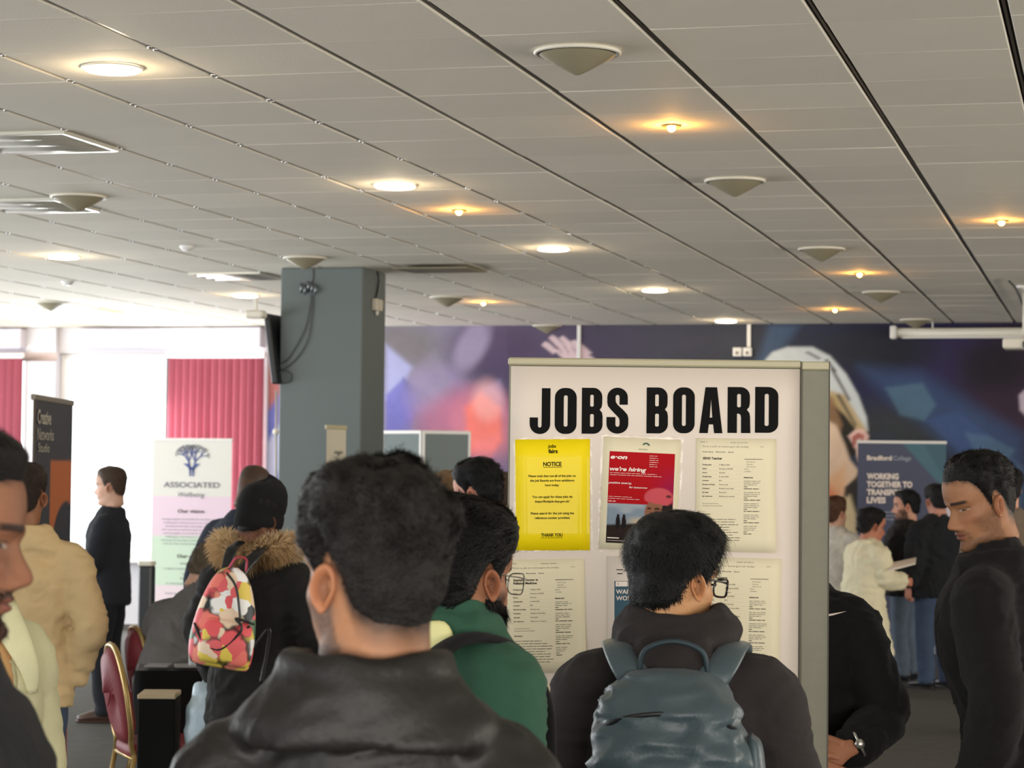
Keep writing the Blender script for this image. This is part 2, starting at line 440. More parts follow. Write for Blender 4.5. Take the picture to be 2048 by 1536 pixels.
# mural wall
def mural():
    x0, x1, z0, z1 = xm, 10.0, 0.0, CEIL+.05
    # finer sampling on the upper, unobstructed part of the print
    xs = np.concatenate([np.linspace(x0, 1.2, 540)[:-1], np.linspace(1.2, x1, 40)]); zs = np.concatenate([np.linspace(z0, 1.25, 36)[:-1], np.linspace(1.25, z1, 150)]); nx, nz = len(xs), len(zs)
    X, Z = np.meshgrid(xs, zs); P = np.column_stack([X.ravel(), np.full(X.size, WY), Z.ravel()])
    # wall points projected through the camera; mural shapes are placed in image pixels
    d = (P-CP)@FW
    u = 1024+FPX*((P-CP)@RR)/d; v = 768-FPX*((P-CP)@UU)/d
    N = lambda s, sd: vnoise(np.column_stack([u, v, u*0]), 1/s, sd)
    C = np.zeros((len(u), 3))
    base = sr3((48, 52, 68)); C[:] = base
    def mix(mask, col): C[:] = C*(1-mask[:, None])+sr3(col)*mask[:, None]
    def poly(pts, soft=4.0, amt=1.0, col=(0, 0, 0)):
        pts = np.array(pts, float); ins = np.zeros(len(u), bool); dist = np.full(len(u), 1e9)
        for a in range(len(pts)):
            xa, ya = pts[a]; xb, yb = pts[(a+1) % len(pts)]
            c = ((ya > v) != (yb > v)) & (u < (xb-xa)*(v-ya)/(yb-ya+1e-9)+xa); ins ^= c
            L2 = (xb-xa)**2+(yb-ya)**2; t = np.clip(((u-xa)*(xb-xa)+(v-ya)*(yb-ya))/L2, 0, 1)
            dist = np.minimum(dist, np.hypot(u-xa-t*(xb-xa), v-ya-t*(yb-ya)))
        sd = np.where(ins, dist, -dist); mix(amt*smooth(-soft, soft, sd), col)
    def blob(cx, cy, rx, ry, col, amt=1.0, soft=.5, rot=0):
        c, s = math.cos(rot), math.sin(rot); a = ((u-cx)*c+(v-cy)*s)/rx; b = (-(u-cx)*s+(v-cy)*c)/ry
        r = np.hypot(a, b); mix(amt*smooth(1+soft/2, 1-soft/2, r), col)
    blob(1900, 760, 520, 190, (46, 46, 80), .8, 1.2); blob(1900, 700, 170, 60, (58, 46, 92), .7, 1.4)
    blob(2040, 780, 110, 130, (62, 42, 54), .8, 1.2); blob(1760, 700, 120, 50, (36, 40, 40), .8, 1.2)
    blob(1780, 870, 150, 60, (62, 66, 60), .7, 1.2); blob(1350, 700, 300, 80, (62, 66, 72), .8, 1.3)
    blob(1240, 680, 160, 60, (96, 90, 108), .5, 1.4); blob(1990, 730, 70, 50, (30, 30, 34), .8, 1.2)
    poly([(1540, 648), (1600, 650), (1545, 730), (1500, 760)], 12, .55, (84, 108, 140))
    poly([(1720, 735), (1840, 745), (1930, 800), (2048, 870), (2048, 1000), (1960, 960), (1850, 850), (1780, 800)], 25, .75, (66, 88, 128))
    poly([(1770, 775), (1845, 765), (1872, 810), (1850, 842), (1800, 830)], 5, .6, (96, 130, 150))
    poly([(1850, 840), (1915, 822), (1990, 880), (1965, 905), (1940, 925)], 6, .5, (74, 96, 148))
    poly([(1930, 865), (1980, 872), (2030, 900), (2000, 940), (1960, 930)], 6, .5, (100, 132, 158))
    poly([(1975, 880), (2048, 935), (2048, 1040), (1990, 960)], 8, .5, (86, 112, 140))
    poly([(1700, 905), (1770, 880), (1900, 960), (2048, 1060), (2048, 1200), (1700, 1150)], 30, .6, (58, 76, 104))
    # left bokeh
    blob(850, 760, 260, 200, (138, 132, 158), 1, .9); blob(800, 690, 90, 50, (120, 114, 112), .8, 1.2)
    blob(990, 700, 90, 60, (88, 72, 98), .9, 1.0); blob(1000, 800, 60, 90, (66, 66, 92), .8, 1.0); blob(1100, 760, 150, 130, (84, 68, 98), .7, 1.2)
    poly([(772, 690), (825, 735), (790, 800), (772, 800)], 8, .9, (170, 172, 216))
    poly([(772, 790), (808, 755), (835, 800), (825, 860), (772, 900)], 5, .8, (110, 108, 190))
    poly([(805, 755), (860, 790), (870, 850), (838, 870)], 5, .55, (86, 92, 140))
    blob(870, 790, 60, 55, (158, 140, 184), .6, .7); blob(945, 690, 28, 55, (170, 158, 188), .7, .8, .5)
    poly([(870, 700), (900, 760), (940, 800), (900, 850), (840, 800), (820, 740)], 8, .35, (150, 140, 160))
    poly([(960, 780), (1000, 760), (1012, 830), (985, 850)], 10, .6, (150, 145, 196))
    poly([(800, 860), (880, 800), (960, 900), (900, 960), (800, 960)], 14, .4, (112, 112, 130))
    blob(930, 820, 45, 50, (170, 110, 140), .8, 1.0)
    blob(905, 850, 70, 55, (190, 112, 140), .7, 1.0)
    blob(968, 855, 62, 78, (216, 132, 150), .7, .7)
    poly([(930, 815), (962, 785), (1000, 815), (1004, 880), (975, 920), (936, 910)], 10, .95, (246, 128, 116))
    poly([(940, 880), (1000, 870), (985, 912), (950, 915)], 10, .6, (244, 138, 140))
    blob(975, 800, 30, 40, (244, 190, 190), .5, .9)
    blob(960, 960, 90, 50, (130, 108, 142), .8, .9)
    # strip beside the blind
    poly([(520, 640), (560, 640), (560, 850), (520, 850)], 8, .9, (190, 120, 116)); poly([(520, 840), (560, 790), (560, 1100), (520, 1100)], 8, .95, (108, 120, 196))
    poly([(520, 900), (560, 850), (560, 940), (520, 1000)], 8, .8, (205, 215, 236))
    # raised hand of the printed boy
    for f in ([(1083, 690), (1090, 683), (1098, 686), (1116, 702), (1106, 708)], [(1097, 676), (1104, 670), (1112, 674), (1136, 698), (1124, 704)], [(1118, 676), (1126, 672), (1132, 676), (1152, 696), (1138, 702)],
              [(1140, 683), (1150, 680), (1158, 684), (1184, 706), (1168, 714)], [(1108, 700), (1130, 697), (1158, 698), (1188, 716), (1182, 730), (1130, 722)]): poly(f, 3, .95, (226, 200, 206))
    for q in range(3): poly([(1112+q*14, 694), (1115+q*14, 692), (1126+q*14, 704), (1122+q*14, 706)], 2, .5, (150, 110, 120))
    # printed boy: fair hair, ear, neck
    poly([(1530, 720), (1545, 704), (1575, 694), (1625, 694), (1660, 712), (1692, 748), (1716, 790), (1733, 835), (1736, 862), (1720, 860), (1690, 840), (1670, 800), (1650, 780), (1560, 760)], 4, 1, (216, 222, 222))
    poly([(1655, 780), (1690, 790), (1720, 840), (1734, 860), (1715, 868), (1685, 850), (1660, 830)], 6, .9, (196, 166, 112))
    for (a, b) in (((1660, 738), (1700, 800)), ((1648, 720), (1672, 742)), ((1672, 790), (1712, 850)), ((1610, 705), (1640, 716))):
        poly([(a[0], a[1]), (a[0]+7, a[1]-2), (b[0]+2, b[1]), (b[0]-3, b[1]+3)], 3, .8, (70, 70, 66))
    poly([(1655, 800), (1690, 830), (1715, 862), (1728, 880), (1720, 905), (1690, 915), (1665, 900), (1650, 860)], 4, 1, (48, 46, 40))
    poly([(1640, 800), (1665, 795), (1685, 850), (1675, 880), (1650, 860)], 6, .9, (150, 116, 84))
    poly([(1650, 838), (1672, 850), (1690, 890), (1700, 920), (1716, 940), (1712, 960), (1690, 975), (1684, 1010), (1650, 1100), (1600, 1100), (1600, 860)], 5, 1, (236, 206, 178))
    poly([(1650, 960), (1690, 930), (1692, 975), (1672, 1060), (1640, 1090)], 12, .8, (232, 176, 128)); poly([(1640, 960), (1672, 985), (1660, 1060), (1630, 1080)], 12, .8, (222, 112, 74))
    poly([(1696, 872), (1712, 858), (1728, 858), (1738, 872), (1732, 895), (1716, 925), (1712, 900)], 3, 1, (238, 196, 184))
    poly([(1704, 874), (1716, 865), (1728, 870), (1726, 884), (1714, 885), (1706, 895)], 2.5, .9, (176, 92, 82)); poly([(1712, 880), (1722, 876), (1722, 900), (1714, 912)], 3, .8, (240, 214, 200))
    poly([(1690, 975), (1716, 950), (1714, 1030), (1686, 1060)], 4, .95, (60, 54, 48))
    poly([(1684, 1000), (1700, 990), (1712, 1030), (1716, 1120), (1670, 1120)], 6, .9, (222, 202, 160))
    blob(1885, 985, 50, 52, (226, 214, 218), .95, .12)
    poly([(2038, 790), (2060, 770), (2060, 840), (2040, 820)], 4, .9, (206, 190, 206))
    C[:] = np.where((u < 1015)[:, None], C*1.12, C); C *= (1+.05*N(30, 3)+.04*N(9, 5))[:, None]
    F = []
    idx = np.arange(nx*nz).reshape(nz, nx)
    F = np.column_stack([idx[:-1, :-1].ravel(), idx[:-1, 1:].ravel(), idx[1:, 1:].ravel(), idx[1:, :-1].ravel()]).tolist()
    V = P.copy(); n0 = len(V)
    # thickness: back edge
    Vb = np.array([(x0, WY+.2, z0), (x1, WY+.2, z0), (x1, WY+.2, z1), (x0, WY+.2, z1)])
    F = [tuple(f) for f in F]
    a, b, c, d_ = int(idx[0, 0]), int(idx[0, -1]), int(idx[-1, -1]), int(idx[-1, 0])
    F += [(n0, n0+3, n0+2, n0+1), (a, n0, n0+1, b), (d_, c, n0+2, n0+3), (a, d_, n0+3, n0), (b, n0+1, n0+2, c)]
    mk('wall_back', np.vstack([V, Vb]), F, MURAL, kind='structure', smoothf=False, colors=np.vstack([C, np.tile(base, (4, 1))]))
mural()

# ---------------------------------------------------------------- pillar with monitor, cables, sockets
pt = on_z(562, 536, CEIL); PX0, PY0 = pt[0], pt[1]
PX1 = on_Y(725, 560, PY0)[0]
# right face far edge at px 770: depth so that projection hits
def depth_for(px, X):
    r = ray(px, 700); t = X/r[0]; return r[1]*t
PY1 = depth_for(770, PX1)
pil = empty('pillar', ((PX0+PX1)/2, (PY0+PY1)/2, 0), kind='structure')
mb = MB(); mb.box(((PX0+PX1)/2, (PY0+PY1)/2, CEIL/2), (PX1-PX0, PY1-PY0, CEIL), bev=.008); mb.build('pillar_shaft', PILLAR, pil, smoothf=False)
mb = MB(); mb.box(((PX0+PX1)/2, (PY0+PY1)/2, .06), (PX1-PX0+.03, PY1-PY0+.03, .12), bev=.005); mb.build('skirting', pmat('skirting_black', (35, 35, 36), .5), pil, smoothf=False)
def pf(px, py, off=.0):      # point on the pillar's front face
    p = on_Y(px, py, PY0); p[1] -= off; return p
def pr(px, py, off=.0):      # point on right face
    r = ray(px, py); p = CP+r*(PX1/r[0]); p[0] += off; return p
# clamp bundle + cables on front face
t = empty('cable_clamp', pf(618, 580), 'small silver clamp with looped leads high on the pillar front', 'clamp')
mb = MB()
for q in range(5):
    c = pf(604+q*7, 577+4*math.sin(q*2.1), .02); mb.tube([c+np.array([0, 0, -.03]), c+np.array([.01, -.02, 0]), c+np.array([0, 0, .035])], .011, 8)
mb.box(pf(617, 578, .012), (.11, .022, .05), bev=.004); mb.build('clamp_body', pmat('clamp_grey', (130, 136, 140), .35, .6), t)
def cable(pts, label, r=.004, mat=CABLE):
    P = catmull(pts, 26); m = MB(); m.tube(P, r, 6); return m.build('cable', mat, None, label=label, cat='cable')
cable([pf(623, 590, .01), pf(622, 610, .01), pf(612, 655, .012), pf(595, 690, .012), pf(575, 720, .01), pf(560, 728, .01)], 'dark cable curving from the clamp down to the monitor, the left one')
cable([pf(627, 590, .01), pf(626, 620, .01), pf(618, 675, .012), pf(600, 710, .012), pf(575, 735, .01), pf(560, 740, .01)], 'dark cable curving from the clamp down to the monitor, the right one')
cable([pf(627, 536, .006), pf(627, 555, .006), pf(624, 572, .01)], 'thin straight lead from the ceiling to the clamp')
cable([pf(560, 742, .01), pf(575, 742, .012), pf(584, 750, .012), pf(580, 764, .012), pf(562, 768, .01)], 'small cable loop on the pillar beside the monitor bottom')
cable([pr(753, 540, .006), pr(755, 560, .01), pr(752, 585, .008), pr(748, 600, .01)], 'black cable hanging down the pillar right face to the socket', .006, BLACKP)
t = empty('wall_socket', pr(750, 612), 'cream socket box on the shaded right face of the pillar', 'socket')
p = pr(750, 610, .02); mb = MB(); mb.box(p, (.04, .16, .09), bev=.006); mb.build('socket_box', pmat('cream_socket', (205, 196, 178), .5), t, smoothf=False)
mb = MB(); mb.lathe([(.001, -.02), (.012, -.015), (.014, .01), (.01, .02)], pr(749, 626, .02), n=12); mb.build('plug', WHITEP, t)
# monitor hung on the left face, seen nearly edge-on
t = empty('monitor', (PX0-.14, PY0+.25, 2.5), 'black flat monitor tilted down, seen edge-on at the pillar left side', 'monitor')
q0 = on_Y(525, 628, PY0-.12); q1 = on_Y(541, 768, PY0-.12)
ext = np.array([q1[0]-q0[0], 0, q1[2]-q0[2]]); hgt = np.linalg.norm(ext); zz = -ext/hgt; yy = np.array([0, 1.0, 0]); xx = np.cross(yy, zz); Rm = np.column_stack([xx, yy, zz])
ctr = (q0+q1)/2+yy*.40+xx*.025
mb = MB(); mb.box(ctr, (.045, .78, hgt), Rm, bev=.008); mb.box(ctr+xx*.03, (.02, .40, hgt*.6), Rm, bev=.006); mb.build('monitor_case', BLACKP, t, smoothf=False)
mb = MB(); mb.box(ctr-xx*.024, (.004, .74, hgt-.05), Rm); mb.build('screen', SCREEN, t, smoothf=False)
bx0 = ctr+xx*.03; mb = MB(); mb.tube([bx0, (PX0-.012, bx0[1], bx0[2]+.02)], .022, 10); mb.build('bracket', BLACKP, t)
mb = MB(); q = at(512, 629, 17.2); mb.box(q, (.14, .12, .06), bev=.015); mb.tube([q, q+np.array([0, 0, .12])], .012, 8); mb.build('ceiling_camera', WHITEP, None, smoothf=False, label='small white ceiling device above the monitor top corner', cat='sensor')

# ---------------------------------------------------------------- ceiling fittings
CONE = pmat('diffuser_enamel', (150, 142, 118), 0.45)
def rel(names): return names
cones = [((1155, 92), 'largest cream cone air diffuser, overhead right of centre'), ((1470, 350), 'cream cone air diffuser below and right of the largest one'),
         ((1643, 487), 'cone air diffuser between the far right spotlight and the board'), ((1762, 574), 'cone air diffuser right of the paired small orange spotlights'),
         ((1832, 629), 'cone air diffuser just above the projector screen housing'), ((157, 382), 'dark cone air diffuser with bright rims above the left windows'),
         ((610, 505), 'cone air diffuser just left above the grey pillar'), ((895, 584), 'cone air diffuser right of the pillar, near the raised tile'),
         ((1095, 641), 'cone air diffuser near the mural top, above the jobs board left end'), ((103, 594), 'small cone air diffuser near the window wall at far left'),
         ((410, 645), 'small cone air diffuser over the red blind')]
for (px, lab) in cones:
    p = on_z(px[0], px[1]+10, CEIL)
    t = empty('air_diffuser', p, lab, 'air diffuser', 'cone diffusers on the ceiling')
    d = math.hypot(p[0], p[1]); R = .147
    mb = MB(); mb.lathe([(.14, 0.004), (.155, -.001), (.158, -.008), (.150, -.014), (.142, -.012), (.138, 0.0)], (p[0], p[1], CEIL), n=40); mb.build('rim', WHITEP, t)
    mb = MB(); mb.lathe([(.136, -.014), (.128, -.020), (.10, -.037), (.06, -.060), (.022, -.080), (.008, -.086), (.001, -.087)], (p[0], p[1], CEIL), n=40); mb.build('cone', CONE, t)
    mb = MB(); mb.tube([(p[0], p[1], CEIL-.02), (p[0], p[1], CEIL+.01)], .03, 12); mb.build('stem', CONE, t)
LED = emat('lit_diffuser', (255, 240, 215), 9.0)
downs = [((225, 134), 'largest round recessed downlight, lit, at the upper left'), ((790, 370), 'lit round downlight above and left of the orange spotlight in the middle'),
         ((1107, 496), 'lit round downlight above the jobs board title'), ((1310, 579), 'lit round downlight right above the jobs board'), ((1452, 641), 'lit round downlight touching the top of the mural'),
         ((127, 512), 'lit round downlight over the left windows'), ((491, 590), 'lit round downlight just left of the grey pillar'), ((78, 648), 'lit downlight nearest the window wall at far left')]
for (px, lab) in downs:
    p = on_z(px[0], px[1], CEIL)
    t = empty('downlight', p, lab, 'ceiling light', 'round white downlights')
    mb = MB(); mb.lathe([(.108, .0), (.117, -.003), (.118, -.008), (.110, -.010), (.106, -.008), (.105, .0)], (p[0], p[1], CEIL), n=36); mb.build('rim', WHITEP, t)
    mb = MB(); mb.lathe([(.001, -.022), (.07, -.021), (.098, -.017), (.106, -.010), (.106, .002)], (p[0], p[1], CEIL), n=36); mb.build('lamp_disc', LED, t)
    l = bpy.data.lights.new('downlight_glow', 'POINT'); l.energy = 4; l.color = (1, .78, .5); l.shadow_soft_size = .05
    lo = bpy.data.objects.new('downlight_glow', l); COL.objects.link(lo); lo.location = (p[0], p[1], CEIL-.09); pinv(lo, t)
BULB = emat('warm_bulb', (255, 190, 90), 60.0)
spots = [((1343, 250), 'small glowing orange spotlight, highest in the view, right of centre'), ((918, 420), 'small glowing orange spotlight left of centre'), ((2003, 441), 'orange spotlight glowing widest, at the right edge'),
         ((1719, 546), 'small orange spotlight between two cone diffusers at right'), ((1670, 618), 'small orange spotlight just above the mural at right'), ((967, 604), 'small orange spotlight just right of the grey pillar'),
         ((272, 622), 'small orange spotlight over the left window wall')]
for (px, lab) in spots:
    p = on_z(px[0], px[1], CEIL)
    t = empty('spotlight', p, lab, 'spotlight', 'small orange spotlights')
    mb = MB(); mb.lathe([(.030, .002), (.042, -.002), (.043, -.007), (.034, -.009), (.028, -.004)], (p[0], p[1], CEIL), n=24); mb.build('rim', pmat('brass_rim', (190, 160, 110), .3, .8) if not bpy.data.materials.get('brass_rim') else bpy.data.materials['brass_rim'], t)
    mb = MB(); mb.lathe([(.001, -.030), (.010, -.027), (.017, -.018), (.019, -.008), (.014, .0)], (p[0], p[1], CEIL), n=16); mb.build('bulb', BULB, t)
    l = bpy.data.lights.new('spotlight_glow', 'POINT'); l.energy = 4.0; l.color = (1, .45, .08); l.shadow_soft_size = .012
    lo = bpy.data.objects.new('spotlight_glow', l); COL.objects.link(lo); lo.location = (p[0], p[1], CEIL-.042); pinv(lo, t)
for (px, lab) in (((374, 492), 'small white smoke detector on the ceiling left of centre'), ((135, 563), 'tiny white ceiling sensor near the left window wall'), ((2046, 572), 'white ceiling sensor at the right picture edge')):
    p = on_z(px[0], px[1], CEIL); t = empty('smoke_detector', p, lab, 'detector')
    mb = MB(); mb.lathe([(.05, .002), (.052, -.008), (.045, -.014)], (p[0], p[1], CEIL), n=24); mb.build('base_plate', WHITEM, t)
    mb = MB(); mb.lathe([(.044, -.012), (.036, -.028), (.015, -.034), (.001, -.034)], (p[0], p[1], CEIL), n=24); mb.build('sensor_head', WHITEM, t)
# tile lifted near the pillar
p = on_z(880, 534, CEIL)
mb = MB(); mb.box((p[0], p[1], CEIL-.022), (.57, .57, .012), [[1, 0, 0], [0, math.cos(.03), -math.sin(.03)], [0, math.sin(.03), math.cos(.03)]]); mb.build('access_panel', pmat('panel_olive', (120, 114, 88), .6), None, smoothf=False, label='darker drooping ceiling access panel beside the pillar head', cat='ceiling panel')
cable([on_z(2018, 562, CEIL-.02), on_z(2030, 575, CEIL-.03), on_z(2040, 595, CEIL-.03), on_z(2046, 612, CEIL-.05)], 'dark cable sagging under the ceiling at the right edge', .008)

# projector screen housing & box
t = empty('projector_screen', on_Y(1900, 668, WY-.2), 'long white rolled projector screen housing below the ceiling at right', 'projector screen')
a = on_Y(1783, 666, WY-.25); b = a+np.array([3.2, 0, 0]); 
mb = MB(); mb.tube([a, b], .048, 16, side=(0, 0, 1), rb=.045); mb.build('housing', WHITEP, t)
mb = MB(); mb.box(a+np.array([.02, 0, .005]), (.06, .13, .13), bev=.01); mb.build('end_cap', WHITEM, t, smoothf=False)
mb = MB(); mb.box((a+b)/2+np.array([0, 0, -.045]), (3.0, .03, .02), bev=.004); mb.build('bottom_bar', WHITEM, t, smoothf=False)
for q in (.4, 2.7):
    mb = MB(); mb.tube([a+np.array([q, 0, .04]), (a[0]+q, a[1], CEIL)], .008, 8); mb.build('hanger', WHITEM, t)
t = empty('projector', on_Y(2045, 687, 19), 'white projector box hung at the right picture edge under the screen', 'projector')
c = on_Y(2050, 688, 19.0); mb = MB(); mb.box(c, (.34, .28, .085), bev=.012); mb.build('projector_case', WHITEP, t, smoothf=False)
mb = MB(); mb.tube([c, (c[0], c[1], CEIL)], .02, 12); mb.build('mount_pole', WHITEP, t)
mb = MB(); mb.tube([c+np.array([.02, -.15, -.01]), c+np.array([.02, -.13, -.01])], .035, 18, side=(1, 0, 0)); mb.build('lens', SCREEN, t)
# conduits and sockets on mural wall
def conduit(px, y1, lab):
    a = on_Y(px, 652, WY-.02); b = on_Y(px, y1, WY-.02); mb = MB(); mb.box((a[0], WY-.015, (CEIL+b[2])/2), (.038, .03, CEIL-b[2]), bev=.004)
    mb.build('conduit', WHITEM, None, smoothf=False, label=lab, cat='conduit')
conduit(1158, 790, 'white conduit running down the mural over the printed hand'); conduit(1498, 694, 'white conduit running down to the twin sockets on the mural')
for px, lab in ((1475, 'white socket box on the mural, the left of the pair'), (1495, 'white socket box on the mural, under the conduit')):
    a = on_Y(px, 704, WY-.03); t = empty('wall_socket', a, lab, 'socket'); mb = MB(); mb.box(a, (.09, .05, .09), bev=.006); mb.build('socket_box', WHITEM, t, smoothf=False)
    mb = MB(); mb.box(a+np.array([0, -.03, -.01]), (.03, .012, .03), bev=.003); mb.build('switch', pmat('switch_grey', (150, 140, 130), .5) if not bpy.data.materials.get('switch_grey') else bpy.data.materials['switch_grey'], t, smoothf=False)
# silver pole beside pillar
a = at(553, 1100, 21.5); mb = MB(); top_ = at(553, 782, 21.5)
t = empty('banner_pole', (a[0], a[1], 0), 'slim silver pole with a round knob left of the pillar', 'pole')
mb.tube([(a[0], a[1], .01), top_], .012, 10); mb.build('pole_rod', pmat('brushed_silver', (190, 190, 192), .3, .8), t)
mb = MB(); k = at(553, 864, 21.5); mb.lathe([(.001, -.03), (.028, -.015), (.03, .01), (.018, .03), (.001, .032)], k-np.array([0, .02, 0]), n=16); mb.build('knob', WHITEP, t)
mb = MB(); mb.lathe([(.16, 0), (.16, .012), (.03, .03), (.012, .04)], (a[0], a[1], 0), n=24); mb.build('pole_base', WHITEP, t)
# ================================================================ PRINT
def text_geo(s, bold=0.0, shear=0.0, spacing=1.0):
    cu = bpy.data.curves.new('t', 'FONT'); cu.body = s; cu.size = 1.0; cu.offset = bold; cu.shear = shear; cu.space_character = spacing; cu.resolution_u = 3
    o = bpy.data.objects.new('t', cu); COL.objects.link(o)
    dg = bpy.context.evaluated_depsgraph_get(); em = o.evaluated_get(dg).to_mesh()
    V = np.array([v.co[:] for v in em.vertices]) if len(em.vertices) else np.zeros((0, 3)); F = [tuple(p.vertices) for p in em.polygons]
    bpy.data.objects.remove(o); return V, F
def poly_geo(loops):
    cu = bpy.data.curves.new('t', 'CURVE'); cu.dimensions = '2D'; cu.fill_mode = 'BOTH'
    for L in loops:
        sp = cu.splines.new('POLY'); sp.points.add(len(L)-1); sp.use_cyclic_u = True
        for p, q in zip(sp.points, L): p.co = (q[0], q[1], 0, 1)
    o = bpy.data.objects.new('t', cu); COL.objects.link(o)
    dg = bpy.context.evaluated_depsgraph_get(); em = o.evaluated_get(dg).to_mesh()
    V = np.array([v.co[:] for v in em.vertices]); F = [tuple(p.vertices) for p in em.polygons]
    bpy.data.objects.remove(o); return V, F
class Sheet:
    """flat print on a plane: u to the right, v up, n towards the reader"""
    def __init__(s, O, ux, uy, nn): s.O, s.ux, s.uy, s.n = map(np.array, (O, ux, uy, nn)); s.m = {}
    def P(s, u, v, off): return s.O+np.outer(u, s.ux)+np.outer(v, s.uy)+s.n*off
    def uv(s, px, py):        # the spot on the sheet that the photograph shows there
        r = ray(px, py); t = np.dot(s.O-CP, s.n)/np.dot(r, s.n); d = CP+r*t-s.O
        return float(d@s.ux), float(d@s.uy)
    def text(s, key, st, u, v, h, align='L', width=None, bold=0.0, shear=0.0, off=.0008, spacing=1.0):
        V, F = text_geo(st, bold, shear, spacing)
        if not len(V): return
        w = V[:, 0].max()-V[:, 0].min(); V = V-np.array([V[:, 0].min(), 0, 0]); k = h/.70
        kx = k if width is None else width/w
        du = {'L': 0, 'C': -w*kx/2, 'R': -w*kx}[align]
        s.m.setdefault(key, MB()).add(s.P(u+du+V[:, 0]*kx, v+V[:, 1]*k, off), F)
    def rect(s, key, u0, v0, u1, v1, off=.0006, ang=0):
        c, q = (u0+u1)/2, (v0+v1)/2; U = np.array([u0, u1, u1, u0])-c; W = np.array([v0, v0, v1, v1])-q
        ca, sa = math.cos(ang), math.sin(ang)
        s.m.setdefault(key, MB()).add(s.P(c+U*ca-W*sa, q+U*sa+W*ca, off), [(0, 1, 2, 3)])
    def poly(s, key, pts, off=.0007):
        V, F = poly_geo([pts] if not isinstance(pts[0][0], (list, tuple)) else pts); s.m.setdefault(key, MB()).add(s.P(V[:, 0], V[:, 1], off), F)
    def done(s, parent, mats, names=None):
        for k, m in s.m.items(): m.build((names or {}).get(k, k), mats[k], parent, smoothf=False, kind='stuff' if len(m.V) > 1 else None)

def arc(cx, cy, rx, ry, a0, a1, n=8): return [(cx+rx*math.cos(math.radians(a0+(a1-a0)*i/n)), cy+ry*math.sin(math.radians(a0+(a1-a0)*i/n))) for i in range(n+1)]
def rr(x0, y0, x1, y1, rx, ry): return arc(x1-rx, y0+ry, rx, ry, -90, 0)+arc(x1-rx, y1-ry, rx, ry, 0, 90)+arc(x0+rx, y1-ry, rx, ry, 90, 180)+arc(x0+rx, y0+ry, rx, ry, 180, 270)
GL = {
 'J': [[(.58, 1), (1, 1)]+arc(.5, .22, .5, .22, 0, -180, 14)+[(0, .36), (.40, .36)]+arc(.49, .19, .09, .05, 180, 360, 6)],
 'O': [rr(0, 0, 1, 1, .44, .21), rr(.41, .16, .59, .84, .085, .035)],
 'B': [[(0, 0)]+arc(.56, .20, .44, .20, -90, 0)+[(1, .38), (.97, .46), (.86, .525), (.95, .58), (.98, .66)]+arc(.56, .80, .42, .20, 0, 90)+[(0, 1)], rr(.40, .15, .58, .43, .08, .03), rr(.40, .59, .57, .85, .08, .03)],
 'S': [[(.97, .63), (.97, .79)]+arc(.5, .79, .47, .21, 0, 180, 14)+[(.03, .68), (.06, .60), (.2, .52), (.48, .385), (.58, .33), (.60, .28)]+arc(.505, .20, .095, .05, 0, -180, 6)+[(.41, .36), (0, .36)]+arc(.5, .21, .5, .21, 180, 360, 14)+[(1, .34), (.95, .42), (.78, .51), (.50, .63), (.42, .69), (.41, .76)]+arc(.50, .80, .09, .045, 180, 0, 6)+[(.59, .63)]],
 'A': [[(0, 0), (.37, 0), (.415, .19), (.60, .19), (.645, 0), (1, 0), (.76, 1), (.26, 1)], [(.45, .34), (.56, .34), (.505, .74)]],
 'R': [[(0, 0), (.41, 0), (.41, .42), (.50, .42), (.57, .39), (.59, .33), (.59, 0), (1, 0), (.98, .36), (.95, .44), (.84, .51), (.94, .57), (.97, .66)]+arc(.57, .80, .40, .20, 0, 90)+[(0, 1)], rr(.41, .56, .58, .85, .08, .03)],
 'D': [[(0, 0)]+arc(.56, .20, .44, .20, -90, 0)+arc(.56, .80, .44, .20, 0, 90)+[(0, 1)], rr(.41, .15, .59, .85, .085, .035)],
}
BD = 6.05
bo = at(1310, 950, BD); bang = -1.2
ux = heading(90+bang); nrm = -heading(bang)
S0 = Sheet(bo, ux, (0, 0, 1), nrm)
uL, _ = S0.uv(1017, 900); uR, _ = S0.uv(1601, 900); uP, _ = S0.uv(1659, 900)
vT = S0.uv(1300, 718)[1]; vRb = S0.uv(1300, 733)[1]
Rb = np.column_stack([ux, -nrm, (0, 0, 1)])
board = empty('notice_board', bo-np.array([0, 0, bo[2]]), 'tall grey display board with a cream top rail headed in bold black capitals', 'display board')
zb = .12-bo[2]
def bx(u0, u1, v0, v1, t, off, name, mat, bev=.002, par=board):
    m = MB(); c = bo+ux*(u0+u1)/2+np.array([0, 0, (v0+v1)/2])+nrm*off; m.box(c, (u1-u0, t, v1-v0), Rb, bev=bev); return m.build(name, mat, par, smoothf=False)
bx(uL, uR, zb, vRb, .030, -.016, 'board_panel', FELT)
bx(uL-.003, uR+.001, vRb, vT, .046, -.016, 'top_rail', RAIL, .004)
bx(uL-.003, uR+.001, zb-.03, zb, .046, -.016, 'bottom_rail', RAIL, .004)
bx(uR+.001, uP, zb-.03, vRb-.004, .07, -.030, 'end_post', FELT, .004)
bx(uR+.001, uP, vRb-.004, vT-.002, .072, -.030, 'post_cap', RAIL, .003)
for (u_, nm) in ((uR-.0005, 0), (uP-.002, 0)):
    bx(u_-.0012, u_+.0012, zb, vT-.002, .004, .0068, 'edge_trim', DARKM, 0)
for u_ in (uL+.1, uR-.05):
    bx(u_-.02, u_+.02, zb-.08, zb-.03, .34, -.016, 'foot', BLACKP, .006)
    bx(u_-.015, u_+.015, -bo[2], zb-.08, .30, -.016, 'foot', BLACKP, .006)
